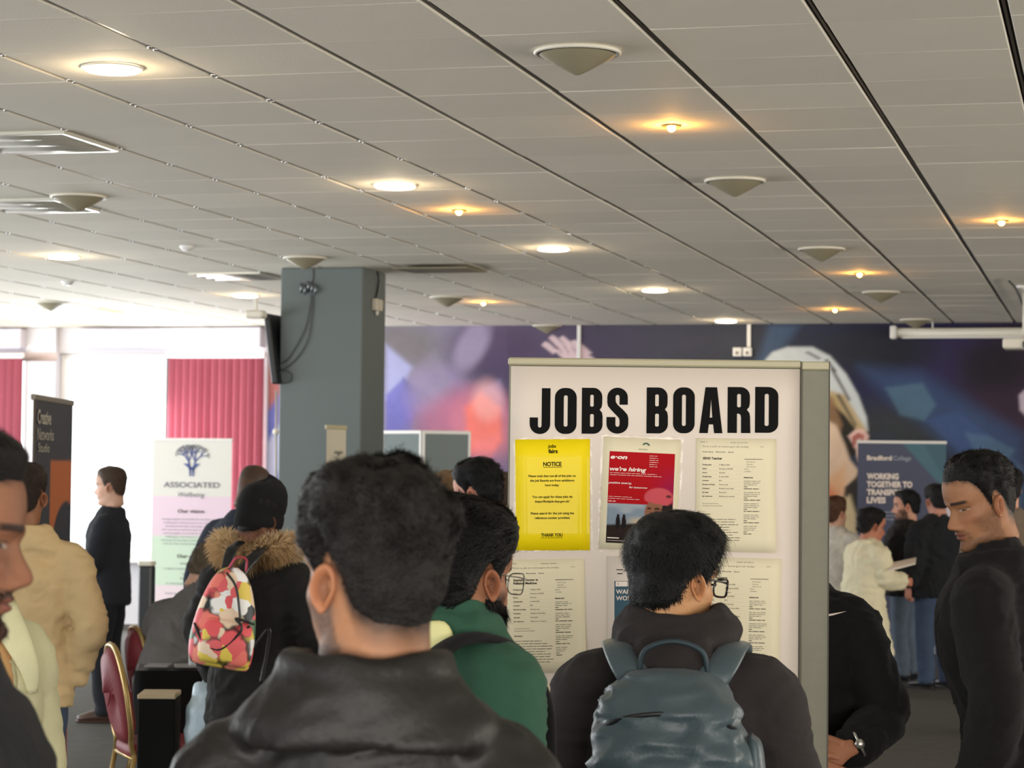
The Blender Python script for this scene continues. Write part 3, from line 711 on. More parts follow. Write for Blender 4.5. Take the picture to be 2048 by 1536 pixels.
# the white poster sheet with the heading
def sheetmesh(S, c4, n, name, mat, parent, off, thick=.0007, wav=.0015, seed=0, curl=0.0, **kw):
    c4 = np.array(c4, float); V = []; 
    for j in range(n+1):
        for i in range(n+1):
            a, b = i/n, j/n
            p = c4[0]*(1-a)*(1-b)+c4[1]*a*(1-b)+c4[2]*a*b+c4[3]*(1-a)*b; V.append(p)
    V = np.array(V); wv = wav*(vnoise(np.column_stack([V*3.1, V[:, :1]*0]), 1.0, seed)+.6)
    a = np.tile(np.arange(n+1)/n, n+1); b = np.repeat(np.arange(n+1)/n, n+1)
    cc = curl*np.clip(a+(1-b)-1.35, 0, 1)**2
    P = [S.O+v[0]*S.ux+v[1]*S.uy+S.n*(off+max(0, ww_)+c_) for v, ww_, c_ in zip(V, wv, cc)]
    P = np.array(P); m_ = len(P); Q = P-S.n*thick; F = []
    for j in range(n):
        for i in range(n):
            k = j*(n+1)+i; F += [(k, k+1, k+n+2, k+n+1), (k+m_, k+n+1+m_, k+n+2+m_, k+1+m_)]
    for i in range(n):
        k = i; F.append((k, k+m_, k+1+m_, k+1)); k = n*(n+1)+i; F.append((k, k+1, k+1+m_, k+m_))
        k = i*(n+1); F.append((k, k+n+1, k+n+1+m_, k+m_)); k = i*(n+1)+n; F.append((k, k+m_, k+n+1+m_, k+n+1))
    return mk(name, np.vstack([P, Q]), F, mat, parent, True, **kw)
t = empty('heading_poster', bo, 'large white poster covering the board front with the JOBS BOARD heading', 'poster')
sheetmesh(S0, [(uL+.004, zb+.02), (uR-.003, zb+.02), (uR-.003, vRb-.003), (uL+.004, vRb-.003)], 14, 'sheet', PAPERW, t, .0012, wav=0.0012, seed=4)
boxes = [('J', 1059, 1101), ('O', 1109, 1153.5), ('B', 1163, 1205.5), ('S', 1212.5, 1257), ('B', 1292.5, 1336), ('O', 1345.5, 1389.5), ('A', 1398, 1445), ('R', 1454.5, 1501), ('D', 1509.5, 1556.5)]
for (g, xa, xb) in boxes:
    yb = 868-(xa-1059)*.0055; yt = 776.5-(xa-1059)*.005
    u0, v0 = S0.uv(xa, yb); u1, v1 = S0.uv(xb, yt); V, F = poly_geo(GL[g]); m = MB()
    m.add(S0.P(u0+V[:, 0]*(u1-u0), v0+V[:, 1]*(v1-v0), .0040), F); m.build('letter', INK, t, smoothf=False)

def local(c4, off):   # Sheet whose origin is the top-left corner of a quad given in photograph pixels
    a = S0.uv(*c4[0]); b = S0.uv(*c4[1]); d = S0.uv(*c4[3])
    p0 = bo+ux*a[0]+np.array([0, 0, a[1]])+nrm*off; p1 = bo+ux*b[0]+np.array([0, 0, b[1]])+nrm*off; p3 = bo+ux*d[0]+np.array([0, 0, d[1]])+nrm*off
    W = np.linalg.norm(p1-p0); H = np.linalg.norm(p3-p0); x = (p1-p0)/W; y = np.cross(nrm, x)
    return Sheet(p0, x, y, nrm), W, H
def lines(S, key, u, v, w, n, dv, h, jit=.3, rnd=None):
    for i in range(n):
        ww = w*(1-jit*random.random()); x = u
        while x < u+ww:
            l = random.uniform(.006, .022); e = min(x+l, u+ww); S.rect(key, x, v-i*dv-h/2, e, v-i*dv+h/2, .0012); x = e+.0022
def laminate(S, W, H, o_, e, parent, seed):      # the sealed clear margin round a laminated sheet, puckered
    mb = MB(); n = 46; P = []
    per = []
    for (a, b) in (((0, 0), (W, 0)), ((W, 0), (W, -H)), ((W, -H), (0, -H)), ((0, -H), (0, 0))):
        for k in range(n): t_ = k/n; per.append((a[0]+(b[0]-a[0])*t_, a[1]+(b[1]-a[1])*t_))
    per = np.array(per); c = np.array([W/2, -H/2]); sg = (per-c)/np.array([W/2, H/2]); V = []
    for q, off_in in enumerate((-e, 0, o_*.5, o_)):
        U = per[:, 0]+np.sign(np.round(sg[:, 0]*.5001))*0+off_in*np.clip(sg[:, 0]*1.0, -1, 1); W_ = per[:, 1]+off_in*np.clip(sg[:, 1], -1, 1)
        wv = .0016*vnoise(np.column_stack([per*60, np.full(len(per), q*.7)]), 1.0, seed)*(q > 0)
        V.append(S.P(U, W_, 0)+np.outer(.0018+wv, S.n))
    m = len(per); V = np.vstack(V); F = []
    for q in range(3):
        for k in range(m): F.append((q*m+k, q*m+(k+1) % m, (q+1)*m+(k+1) % m, (q+1)*m+k))
    mk('laminate', V, F, POUCH, parent, True)
# yellow notice
yo, W, H = local([(1030, 879), (1180, 878), (1176, 1102), (1027, 1101)], .0045)
t = empty('notice_sheet', yo.O, 'bright yellow laminated notice sheet at the top left of the board', 'notice')
sheetmesh(yo, [(0, -H), (W-.003, -H-.001), (W, 0), (0, 0)], 6, 'paper', YELLOW, t, 0, wav=.0, seed=1)
c = W/2
yo.text('print', 'jobs', c-.002, -.022, .0085, 'C', bold=.03, shear=.2); yo.text('print', 'fairs', c+.001, -.036, .0100, 'C', bold=.04)
yo.text('print', 'NOTICE', c-.001, -.070, .0105, 'C', width=.048, bold=.035); yo.rect('print', c-.025, -.0738, c+.024, -.0726, .001)
for i, s in enumerate(['Please note that not all of the jobs on', 'the Job Boards are from exhibitors', 'here today.', None, 'You can apply for these jobs via', 'https://findajob.dwp.gov.uk/', None, None, 'Please search for the job using the', 'reference number provided.']):
    if s: yo.text('print', s, c-.002, [-.0985, -.1105, -.1225, 0, -.153, -.165, 0, 0, -.196, -.208][i], .0057, 'C', bold=.026)
yo.text('print', 'THANK YOU', c-.004, -.254, .0085, 'C', width=.056, bold=.03); yo.rect('print', c-.033, -.258, c+.024, -.257, .001)
yo.done(t, {'print': INKY})
laminate(yo, W, H, .0045, .001, t, 9)
# red hiring poster
e, W, H = local([(1207, 873), (1362, 880), (1350, 1105), (1197, 1097)], .0045)
t = empty('hiring_poster', e.O, 'laminated red hiring poster with a figure in a pink beanie', 'poster')
sheetmesh(e, [(0, -H), (W, -H), (W, 0), (0, 0)], 6, 'paper', PAPER, t, 0, wav=.0, seed=2)
# printed picture: colours on a fine grid
def picture(S, u0, v0, u1, v1, nu, nv, fn, name, parent, off=.001, mat=None):
    us = np.linspace(u0, u1, nu); vs_ = np.linspace(v0, v1, nv); U, Vv = np.meshgrid(us, vs_)
    a = (U.ravel()-u0)/(u1-u0); b = (v0-Vv.ravel())/(v0-v1)
    C = fn(a, b); P = S.P(U.ravel(), Vv.ravel(), off); idx = np.arange(nu*nv).reshape(nv, nu)
    F = [tuple(f) for f in np.column_stack([idx[1:, :-1].ravel(), idx[1:, 1:].ravel(), idx[:-1, 1:].ravel(), idx[:-1, :-1].ravel()]).tolist()]
    return mk(name, P, F, mat or REDINK, parent, False, colors=C)
def eonpic(a, b):
    C = np.tile(sr3((176, 16, 24)), (len(a), 1))
    def mix(m, c): C[:] = C*(1-m[:, None])+sr3(c)*m[:, None]
    mix(smooth(.55, 1.1, a)*smooth(.05, .5, b)*.8, (140, 30, 90))
    sky = b > .57
    n = vnoise(np.column_stack([a*3, b*9, a*0]), 1.6, 2)
    mix(np.where(sky, 1.0, 0), (132, 146, 160)); mix(np.where(sky, smooth(0, .8, n)*.6, 0), (196, 200, 200))
    mix(np.where(sky, smooth(.68, .76, b)*smooth(.25, .5, a)*.8, 0), (214, 190, 150)); mix(smooth(.77, .80, b+.06*(a-.3)), (44, 34, 30))
    for cx in (.17, .26):
        mix(smooth(1.1, .9, np.hypot((a-cx)/.035, (b-.77)/.075)), (30, 26, 26)); mix(smooth(1.1, .9, np.hypot((a-cx)/.022, (b-.70)/.018)), (34, 28, 28))
    mix(smooth(1.05, .95, np.hypot((a-.78)/.21, (b-.66)/.17)), (146, 98, 74)); mix(smooth(1.06, .95, np.hypot((a-.92)/.09, (b-.63)/.10)), (40, 32, 30))
    mix(smooth(1.1, .8, np.hypot((a-.64)/.035, (b-.607)/.012))*.9, (46, 30, 26)); mix(smooth(1.1, .8, np.hypot((a-.76)/.05, (b-.607)/.012))*.9, (46, 30, 26))
    mix(smooth(1.1, .9, np.hypot((a-.78)/.22, (b-.485)/.105))*(b < .535+.12*(a-.6)), (204, 84, 92)); mix(smooth(1, .7, np.hypot((a-.93)/.05, (b-.47)/.02))*.8, (50, 30, 40))
    mix(smooth(.85, .88, b)*(a > .5), (60, 54, 60))
    return C
ru0, rv0 = .0175, -.0375; ru1, rv1 = ru0+.1715, -H+.0165
picture(e, ru0, rv0, ru1, rv1, 90, 120, eonpic, 'printed_picture', t)
wv = rv0
e.text('print', 'e·on', ru0+.003, wv-.019, .0105, 'L', width=.044, bold=.035, shear=.25, off=.0016)
e.text('print', "we're hiring", ru0+.002, wv-.050, .0098, 'L', width=.096, bold=.03, shear=.25, off=.0016)
lines(e, 'fine', ru0+.003, wv-.056, .15, 2, .0052, .0010, .2)
e.text('print', 'positive energy,', ru0+.001, wv-.084, .0052, 'L', width=.060, bold=.02, shear=.2, off=.0016); e.text('print', 'for tomorrow', ru0+.055, wv-.094, .0045, 'L', width=.048, bold=.02, shear=.2, off=.0016)
lines(e, 'fine', ru0+.002, wv-.118, .085, 2, .0052, .0009, .3); lines(e, 'fine', ru0+.002, wv-.130, .02, 1, .004, .0018, .2)
lines(e, 'fine', ru0+.105, wv-.008, .024, 6, .0056, .0010, .3)
e.rect('print', ru0+.003, rv1+.012, ru0+.034, rv1+.0145, .0016); e.rect('fine', ru0+.003, rv1+.006, ru0+.10, rv1+.0068, .0016)
V, F = poly_geo([arc(.112, -.022, .011, .011, 150, 20, 8)+arc(.112, -.022, .007, .007, 20, 150, 8)]); e.m.setdefault('green', MB()).add(e.P(V[:, 0], V[:, 1], .0012), F)
e.text('green', 'the foundry', .105, -.0305, .0035, 'C', off=.0012)
e.done(t, {'print': WHITEINK, 'fine': WHITEINK, 'green': pmat('dark_green_ink', (50, 84, 66), .6)}, {'fine': 'small_print', 'green': 'crest'})
laminate(e, W, H, .0065, .001, t, 12)
# printed job adverts
def advert(c4, title, label, seed, curl=.0, off=.0045, pre=''):
    S, W, H = local(c4, off); random.seed(seed)
    t = empty('job_advert', S.O, label, 'job advert', 'white job adverts on the board')
    sheetmesh(S, [(0, -H), (W, -H), (W, 0), (0, 0)], 8, 'paper', PAPER, t, 0, wav=.0, seed=seed, curl=curl)
    lines(S, 'fine', .010, -.010, .02, 1, .01, .0012, 0); lines(S, 'fine', .09, -.011, .045, 1, .01, .0013, .0)
    S.text('fine', 'Find a job at www.gov.uk today', .018, -.0235, .0042, 'L', width=.12); lines(S, 'fine', .168, -.021, .012, 1, .01, .001, 0)
    S.text('ink', 'Full time   Remote   Save', .018, -.0375, .0036, 'L', bold=.01, width=.08)
    for i, s in enumerate(title): S.text('bold', s, .018, -.0555-i*.0085, .0058, 'L', bold=.03)
    dy = -.0085*(len(title)-1)
    L = ['Posting date:', 'Salary:', 'Hours:', 'Closing date:', 'Location:', 'Remote working:', 'Company:', 'Job type:', 'Job reference:']
    R = ['17 March 2025', 'Starting at £30,000', 'Full time', '16 April 2025', 'BD1', 'On-site only', 'Bradford, local office', 'Permanent', 'Reference on website']
    for i in range(9):
        y = -.071-i*.0103+dy
        S.text('bold', L[i], .017, y, .0033, 'L', bold=.022); S.text('ink', R[i], .061, y, .0033, 'L', bold=.005); S.rect('rule', .016, y-.0034, .118, y-.0031, .001)
    S.text('fine', 'See all jobs like this one', .018, -.172+dy, .003, 'L'); S.text('fine', 'and apply on the same website', .018, -.178+dy, .003, 'L')
    S.text('bold', 'Summary', .018, -.200, .004, 'L', bold=.02)
    lines(S, 'ink', .018, -.212, .105, 9, .0068, .0014, .35)
    S.rect('bold', .127, -.0545, .175, -.0533, .001)
    for i, s in enumerate(['Print this job', 'Favourite', 'Share this job', 'Report', 'a problem']): S.text('fine', s, .133-(.006 if i > 2 else 0), -.0625-i*.0062, .0030, 'L', bold=.005)
    S.text('bold', 'Related jobs', .126, -.1035, .0034, 'L', bold=.03)
    y = -.1115
    for b in range(5):
        lines(S, 'fine', .126, y, .047, 2, .0048, .0014, .3); lines(S, 'ink', .126, y-.0096, .038, 1, .005, .0012, .2)
        S.rect('bold', .126, y-.0155, .135, y-.0140, .001); lines(S, 'bold', .126, y-.0200, .045, 1, .005, .0016, .1); y -= .0295
    S.done(t, {'fine': INKG, 'ink': INKD, 'bold': INK, 'rule': bpy.data.materials.get('rule_ink') or pmat('rule_ink', (196, 188, 158), .6)}, {'fine': 'small_print', 'ink': 'print', 'bold': 'bold_print', 'rule': 'ruled_line'})
advert([(1392, 876), (1552, 878), (1545, 1104), (1388, 1103)], ['SEND Teacher'], 'white job advert headed SEND Teacher at the top right of the board', 3, .03)
advert([(1012, 1120), (1168, 1117), (1166, 1346), (1012, 1347)], ['Specialty Doctor in', 'Palliative Medicine'], 'white job advert about a doctor, under the yellow notice', 5, .03)
advert([(1404, 1114), (1563, 1118), (1558, 1345), (1402, 1343)], ['Sales Assistant'], 'white job advert beside the hooded man, lower right of the board', 8)
advert([(1040, 1366), (1198, 1368), (1196, 1594), (1040, 1594)], ['Support Worker'], 'lowest white job advert in the left column, behind the green jacket', 13)
S, W, H = local([(1214, 1112), (1372, 1112), (1370, 1338), (1212, 1338)], .0045)
t = empty('warehouse_poster', S.O, 'teal and white warehouse advert mostly hidden behind the hooded man', 'poster')
sheetmesh(S, [(0, -H), (W, -H), (W, 0), (0, 0)], 4, 'paper', PAPERW, t, 0, wav=0)
S.rect('teal', .019, -H+.06, .18, -.068); S.rect('ink', .019, -.078, .18, -.0655, .0004); S.rect('white', .022, -.079, .178, -.0665, .0010)
S.text('white', 'WAREHOUSE', .023, -.098, .011, 'L', bold=.02, off=.0014); S.text('white', 'WORK', .023, -.115, .011, 'L', bold=.02, off=.0014)
S.text('ink', '^', .026, -.078, .008, 'L', off=.0014)
S.rect('ink', .024, -.0365, .042, -.0345); S.rect('ink', .026, -.047, .041, -.0452)
V, F = poly_geo([arc(.033, -.0425, .005, .005, 200, 340, 8)+arc(.033, -.0425, .003, .003, 340, 200, 8)]); S.m['ink'].add(S.P(V[:, 0], V[:, 1], .0012), F)
S.done(t, {'teal': TEALINK, 'ink': INK, 'white': WHITEINK}, {'teal': 'teal_block', 'ink': 'print', 'white': 'white_print'})

# ================================================================ BANNERS
def banner(cx, cy_top, Z, wpx, ang, fn, label, matname, nv=120, bowed=0.0, topcol=WHITEM, left=None, rgt=None):
    if left is None:
        top = at(cx, cy_top, Z); h = heading(90+ang); W = wpx*Z/FPX/math.cos(math.radians(ang)); a = top-h*W/2
    else:
        a = left; W = np.linalg.norm((rgt-left)[:2]); h = (rgt-left)/np.linalg.norm(rgt-left); h[2] = 0; top = (left+rgt)/2
    n = np.cross(h, (0, 0, 1)); n /= np.linalg.norm(n)
    if n@(CP-top) < 0: n = -n
    H = a[2]-.10
    S = Sheet(a, h, (0, 0, 1), n)
    t = empty('pull_up_banner', (top[0], top[1], 0), label, 'banner')
    nu = 60; us = np.linspace(0, W, nu); vs_ = np.linspace(0, -H, nv); U, Vv = np.meshgrid(us, vs_); U = U.ravel(); Vv = Vv.ravel()
    C = fn(U/W, -Vv/H, W, H); bow = bowed*np.sin(PI*np.clip(U/W, 0, 1))
    pinch = 1-.0*Vv
    P = S.O+np.outer(U, h)+np.outer(Vv, (0, 0, 1))+np.outer(.004+bow*smooth(0, .25, -Vv), n)
    m = nu*nv; Q = P-n*.002; idx = np.arange(m).reshape(nv, nu)
    f1 = np.column_stack([idx[1:, :-1].ravel(), idx[1:, 1:].ravel(), idx[:-1, 1:].ravel(), idx[:-1, :-1].ravel()])
    F = [tuple(f) for f in f1.tolist()]+[tuple(f) for f in (f1[:, ::-1]+m).tolist()]
    mk('graphic_panel', np.vstack([P, Q]), F, bpy.data.materials.get('banner_print') or pmat('banner_print', (200, 200, 200), .5, vcol=True), t, True, colors=np.vstack([C, C*0+.6]))
    R = np.column_stack([h, -n, (0, 0, 1)])
    m = MB(); m.box(a+h*W/2+np.array([0, 0, .008]), (W+.01, .022, .028), R, bev=.004); m.build('top_rail', topcol, t, smoothf=False)
    m = MB(); m.box(np.array([top[0], top[1], .05])-n*.03, (W+.03, .14, .09), R, bev=.01); m.build('base_cassette', pmat('cassette_silver', (160, 160, 162), .35, .7) if not bpy.data.materials.get('cassette_silver') else bpy.data.materials['cassette_silver'], t, smoothf=False)
    m = MB(); m.tube([np.array([top[0], top[1], .09])-n*.02, np.array([top[0], top[1], a[2]])-n*.02], .010, 8); m.build('support_pole', bpy.data.materials['cassette_silver'], t)
    return S, W, H, t
def flatc(n, c): return np.tile(sr3(c), (n, 1))
def fn_assoc(a, b, W, H):
    C = flatc(len(a), (226, 224, 216))
    def mix(m, c): C[:] = C*(1-m[:, None])+sr3(c)*m[:, None]
    mix(smooth(.290, .292, b)*1.0, (232, 208, 222)); mix(smooth(.494, .498, b), (206, 226, 204)); mix(smooth(.748, .752, b), (234, 216, 222)); return C
S, W, H, t = banner(385, 881, 22.4, 163, 12, fn_assoc, 'pale banner with a blue tree emblem, pink and green panels, by the red blind', 'a')
BLUEI = pmat('tree_blue', (66, 84, 150), .5); SOFTI = pmat('soft_grey_ink', (120, 122, 132), .6)
c = W/2
def br(S, key, u0, v0, ang, L, w, dep):
    u1, v1 = u0+L*math.cos(ang), v0+L*math.sin(ang); S.rect(key, (u0+u1)/2-L/2, (v0+v1)/2-w/2, (u0+u1)/2+L/2, (v0+v1)/2+w/2, .012, ang)
    if dep == 0:
        S.rect('leaf', u1-.006, v1-.006, u1+.006, v1+.006, .013, .7); return
    for da in (-.55, .1, .6): br(S, 'leaf' if dep < 2 else key, u1, v1, ang+da*random.uniform(.8, 1.2), L*.72, w*.7, dep-1)
random.seed(5)
br(S, 'tree', c-.015, -.30, 1.75, .10, .016, 3); br(S, 'tree', c+.015, -.30, 1.39, .10, .016, 3); S.rect('tree', c-.024, -.345, c-.008, -.26, .012); S.rect('tree', c+.008, -.345, c+.024, -.26, .012)
S.text('tree', 'V', c, -.285, .06, 'C', width=.17, bold=.03, off=.012)
S.text('name', 'ASSOCIATED', c, -.455, .052, 'C', width=.57, bold=.012, off=.012); S.text('name', 'Wellbeing', c, -.545, .045, 'C', width=.27, shear=.2, off=.012)
S.text('ink', 'Our vision', c, -.70, .033, 'C', width=.27, bold=.02, off=.012); lines_y = -.76
for i in range(8): S.text('fine', ['working together to provide the very best support', 'wellbeing for every person in our communities', 'listening and learning so that people can live well', 'with care that is kind and close to where they are'][i % 4], c, -.77-i*.034, .017, 'C', width=.60-.04*(i % 3), off=.012)
S.text('ink', 'Our values', c, -1.135, .033, 'C', width=.27, bold=.02, off=.012)
for i in range(9): S.text('ink' if i in (0, 3, 5) else 'fine', ['Working together', 'to support everyone who needs our help today', 'and tomorrow', 'Respect and care', 'we treat people as they want to be treated', 'Trust', 'honest open and fair in all the things we do', 'for our people', 'and partners'][i], c, -1.20-i*.048, .020, 'C', off=.012)
for i in range(5): S.text('fine', 'counselling and support groups for adults', c-.02, -1.66-i*.05, .019, 'C', off=.012)
S.done(t, {'tree': BLUEI, 'leaf': SOFTI, 'name': SOFTI, 'ink': INKD, 'fine': SOFTI}, {'leaf': 'tree_leaves', 'tree': 'tree_emblem', 'name': 'lettering', 'ink': 'bold_print', 'fine': 'small_print'})
def fn_brad(a, b, W, H):
    C = flatc(len(a), (66, 72, 98))
    def mix(m, c): C[:] = C*(1-m[:, None])+sr3(c)*m[:, None]
    X = a*W; Y = b*H
    mix(smooth(-.008, .008, X-.42-Y*.9)*smooth(.5, .49, Y)*.9, (62, 108, 124)); mix(smooth(-.008, .008, X-.62-.6*Y)*.5, (40, 82, 96)); mix(smooth(.30, .9, b)*.35, (40, 44, 66)); return C
S, W, H, t = banner(1804, 886, 22.0, 175, 3, fn_brad, 'navy and teal college banner in front of the mural at right', 'b')
S.text('w', 'Bradford', .085, -.165, .042, 'L', width=.235, bold=.035, off=.012); S.text('g', 'College', .335, -.165, .042, 'L', width=.165, bold=.0, off=.012)
for i, (s, w_) in enumerate((('WORKING', .30), ('TOGETHER TO', .43), ('TRANSFORM', .39), ('LIVES', .18))): S.text('w', s, .085, -.345-i*.0755, .052, 'L', width=w_, bold=.05, off=.012)
for i in range(4): S.text('g', ['Working in partnership with', 'employers and communities to', 'transform lives through work', 'and learning'][i], .085, -.665-i*.034, .018, 'L', width=[.31, .33, .32, .18][i], bold=.01, off=.012)
for i in range(5): S.text('g', 'Apprenticeships', .35, -.84-i*.11, .02, 'L', off=.012)
S.done(t, {'w': WHITEINK, 'g': pmat('pale_ink', (176, 180, 196), .5)}, {'w': 'lettering', 'g': 'small_print'})
def fn_dark(a, b, W, H):
    C = flatc(len(a), (52, 54, 60)); 
    def mix(m, c): C[:] = C*(1-m[:, None])+sr3(c)*m[:, None]
    mix(smooth(.08, .0, a)*.8, (110, 96, 78)); mix(smooth(.42, .45, a)*smooth(.15, .16, b), (176, 96, 44)); mix(smooth(.42, .45, a)*smooth(.52, .62, b), (168, 62, 52))
    r = np.hypot((a-.86)*W/.42, (b-.42)*H/.30); mix(smooth(1.03, .97, r)*(a > .42), (44, 46, 52)); return C
S, W, H, t = banner(0, 0, 0, 0, 0, fn_dark, 'dark orange-and-charcoal banner angled sharply against the bright window', 'c', left=at(66, 797, 11.3), rgt=at(144, 816, 12.4), topcol=pmat('rail_taupe', (120, 112, 96), .4))
S.text('w', 'Creative', .07, -.12, .07, 'L', width=.36, bold=.02, off=.012); S.text('w', 'Networks', .07, -.20, .06, 'L', width=.44, off=.012); S.text('w', 'Studio', .10, -.26, .045, 'L', width=.3, off=.012)
S.done(t, {'w': pmat('banner_beige_ink', (176, 170, 156), .5)}, {'w': 'lettering'})
# small poster stand in front of the pillar
a = at(673, 858, 15.0); 
def fn_small(a_, b, W, H):
    C = flatc(len(a_), (196, 190, 172)); m = (smooth(.25, .2, np.hypot((a_-.62)/1.0, (b-.085)/.035)))[:, None]; C[:] = C*(1-m)+sr3((90, 92, 88))*m
    m = (smooth(.3, .25, np.abs(a_-.4))*smooth(.10, .12, b)*smooth(.2, .15, b))[:, None]*.4; C[:] = C*(1-m)+sr3((100, 100, 96))*m; return C
banner(672, 857, 15.2, 34, -62, fn_small, 'narrow cream banner standing obliquely in front of the grey pillar', 'd', topcol=RAIL)
# grey display panels right of pillar
t = empty('display_screen', at(860, 1100, 20.0)*np.array([1, 1, 0]), 'folding grey display screen of two panels between pillar and board', 'display board')
GREYP = pmat('screen_grey_fabric', (124, 134, 134), .9, bump=.1, bscale=200, var=.04)
zt = at(860, 862, 20.0)[2]
for (xa, xb, Za, Zb) in ((768, 842, 20.3, 20.0), (847, 938, 20.0, 20.15)):
    A = at(xa, 900, Za); B = at(xb, 900, Zb); h = B-A; h[2] = 0; Wd = np.linalg.norm(h); h /= Wd; n = np.cross(h, (0, 0, 1)); R = np.column_stack([h, -n, (0, 0, 1)]); m0 = (A+B)/2
    m = MB(); m.box((m0[0], m0[1], zt/2+.05), (Wd-.02, .02, zt-.12), R, bev=.003); m.build('panel', GREYP, t, smoothf=False)
    m = MB(); m.box((m0[0], m0[1], zt-.01), (Wd+.01, .03, .03), R, bev=.004)
    m.box((m0[0], m0[1], .06), (Wd+.01, .03, .03), R, bev=.004); m.build('frame', WHITEM, t, smoothf=False)
    for e_ in (-1, 1):
        m = MB(); m.box((m0[0]+h[0]*e_*Wd/2, m0[1]+h[1]*e_*Wd/2, zt/2), (.022, .032, zt), R, bev=.004); m.build('upright', WHITEM, t, smoothf=False)
# ================================================================ PEOPLE
def rotm(ax, deg):
    a = math.radians(deg); c, s = math.cos(a), math.sin(a)
    if ax == 'x': return np.array([[1, 0, 0], [0, c, -s], [0, s, c]])
    if ax == 'y': return np.array([[c, 0, s], [0, 1, 0], [-s, 0, c]])
    return np.array([[c, -s, 0], [s, c, 0], [0, 0, 1]])
# head rings: front (y,z), back (y,z), half width, front pinch.  Origin at eye level on the ear axis, face towards +y
HR = [((.048, -.300), (-.098, -.255), .078, 0), ((.040, -.235), (-.090, -.195), .062, 0), ((.034, -.190), (-.084, -.140), .0575, 0), ((.036, -.155), (-.081, -.100), .0575, 0), ((.052, -.137), (-.083, -.080), .059, .05),
      ((.078, -.130), (-.086, -.068), .0605, .22), ((.094, -.121), (-.089, -.058), .0615, .34), ((.0985, -.108), (-.092, -.048), .0635, .36), ((.094, -.094), (-.095, -.038), .066, .32), ((.096, -.080), (-.098, -.028), .068, .25),
      ((.098, -.066), (-.100, -.018), .0695, .18), ((.096, -.050), (-.102, -.006), .071, .12), ((.094, -.030), (-.104, .008), .0725, .08), ((.090, -.012), (-.105, .018), .0735, .05), ((.089, .003), (-.1055, .026), .074, .03),
      ((.098, .020), (-.106, .034), .075, .02), ((.099, .036), (-.106, .044), .0765, 0), ((.097, .056), (-.104, .058), .0765, 0), ((.090, .078), (-.098, .078), .073, 0), ((.074, .098), (-.084, .097), .064, 0),
      ((.050, .112), (-.062, .111), .049, 0), ((.026, .119), (-.038, .1185), .031, 0), ((.002, .1215), (-.012, .1215), .007, 0)]
def head_grid(nl, na, lo=0):
    A = np.array([[h[0][0], h[0][1], h[1][0], h[1][1], h[2], h[3]] for h in HR])
    A = catmull(A, nl)
    th = np.arange(na)*2*PI/na           # 0 = front
    sn, cs = np.sin(th), np.cos(th)
    V = np.zeros((nl, na, 3))
    for i, (yf, zf, yb, zb, w_, k) in enumerate(A):
        yc = (yf*.42+yb*.58); t = np.where(cs > 0, (yf-yc), (yc-yb))
        y = yc+t*cs; x = w_*np.sign(sn)*np.abs(sn)**.92*(1-k*np.maximum(cs, 0)**1.3)
        f = (y-yb)/(yf-yb+1e-9); z = zb+(zf-zb)*f
        V[i] = np.column_stack([x, y, z])
    return V
def face_disp(V, o):
    x, y, z = V[..., 0], V[..., 1], V[..., 2]; fr = smooth(.0, .045, y)*(z > -.16)
    g = lambda a, s: np.exp(-(a/s)**2)
    ns = o.get('nose', 1.0)
    zt = np.array([-.062, -.056, -.050, -.044, -.036, -.026, -.012, .004, .018, .030]); nv = np.array([0, .003, .015, .0255, .0275, .0235, .0155, .0085, .004, 0])
    nw = np.array([.018, .018, .0165, .0150, .0125, .0105, .0085, .0080, .009, .010])
    N = np.interp(z, zt, nv)*ns; Wd = np.interp(z, zt, nw)
    y += fr*N*np.exp(-(np.abs(x)/Wd)**2.4)
    y += fr*.007*ns*g(np.abs(x)-.0155, .006)*g(z+.046, .009)       # nostril wings
    y -= fr*.0125*g(np.abs(x)-.033, .017)*g(z-.001, .0125)          # sockets
    y += fr*.0075*g(np.abs(x)-.031, .0135)*g(z+.001, .0078)         # closed-in lids over the ball
    y += fr*.0045*g(np.abs(x)-.030, .020)*g(z-.021, .0065)          # brow ridge
    y += fr*.0050*g(x, .022)*g(z+.0665, .0045)+fr*.0060*g(x, .019)*g(z+.0785, .0050)-fr*.0045*g(x, .024)*g(z+.0722, .0022)
    y -= fr*.004*g(x, .018)*g(z+.090, .005); y += fr*.004*g(x, .016)*g(z+.108, .010)
    y += fr*.004*g(np.abs(x)-.045, .017)*g(z+.028, .016)            # cheek bones
    V[..., 0] += np.sign(x)*fr*.0045*g(np.abs(x)-.060, .02)*g(z+.025, .02)
    return V
def ear_geo(sx, n=20):
    V = []; F = []; R = [(0.0, -.006), (.25, -.005), (.48, -.002), (.62, .004), (.74, .0085), (.86, .0105), (.96, .009), (1.0, .004), (.97, -.002), (.85, -.005), (.5, -.010)]
    for (r, h) in R:
        for k in range(n):
            a = 2*PI*k/n; ex = .0165*math.cos(a)*r; ez = .031*math.sin(a)*r
            if math.sin(a) < 0: ex *= 1-.38*abs(math.sin(a)); 
            if math.sin(a) < -.6: hh = h*.55
            else: hh = h
            ey = -ex+.0
            V.append([hh, -ex*1.05+ .10*ez*-1, ez])
    for i in range(len(R)-1):
        for k in range(n): F.append((i*n+k, i*n+(k+1) % n, (i+1)*n+(k+1) % n, (i+1)*n+k))
    F.append(tuple(range((len(R)-1)*n, len(R)*n)))
    V = np.array(V)*1.05
    V = V@rotm('z', -28).T@rotm('x', 8).T
    V += np.array([.0775, -.010, -.018]); V[:, 0] *= sx
    return V, F
def azim(V): return np.abs(np.degrees(np.arctan2(V[..., 0], V[..., 1]+.005)))     # 0 front .. 180 back
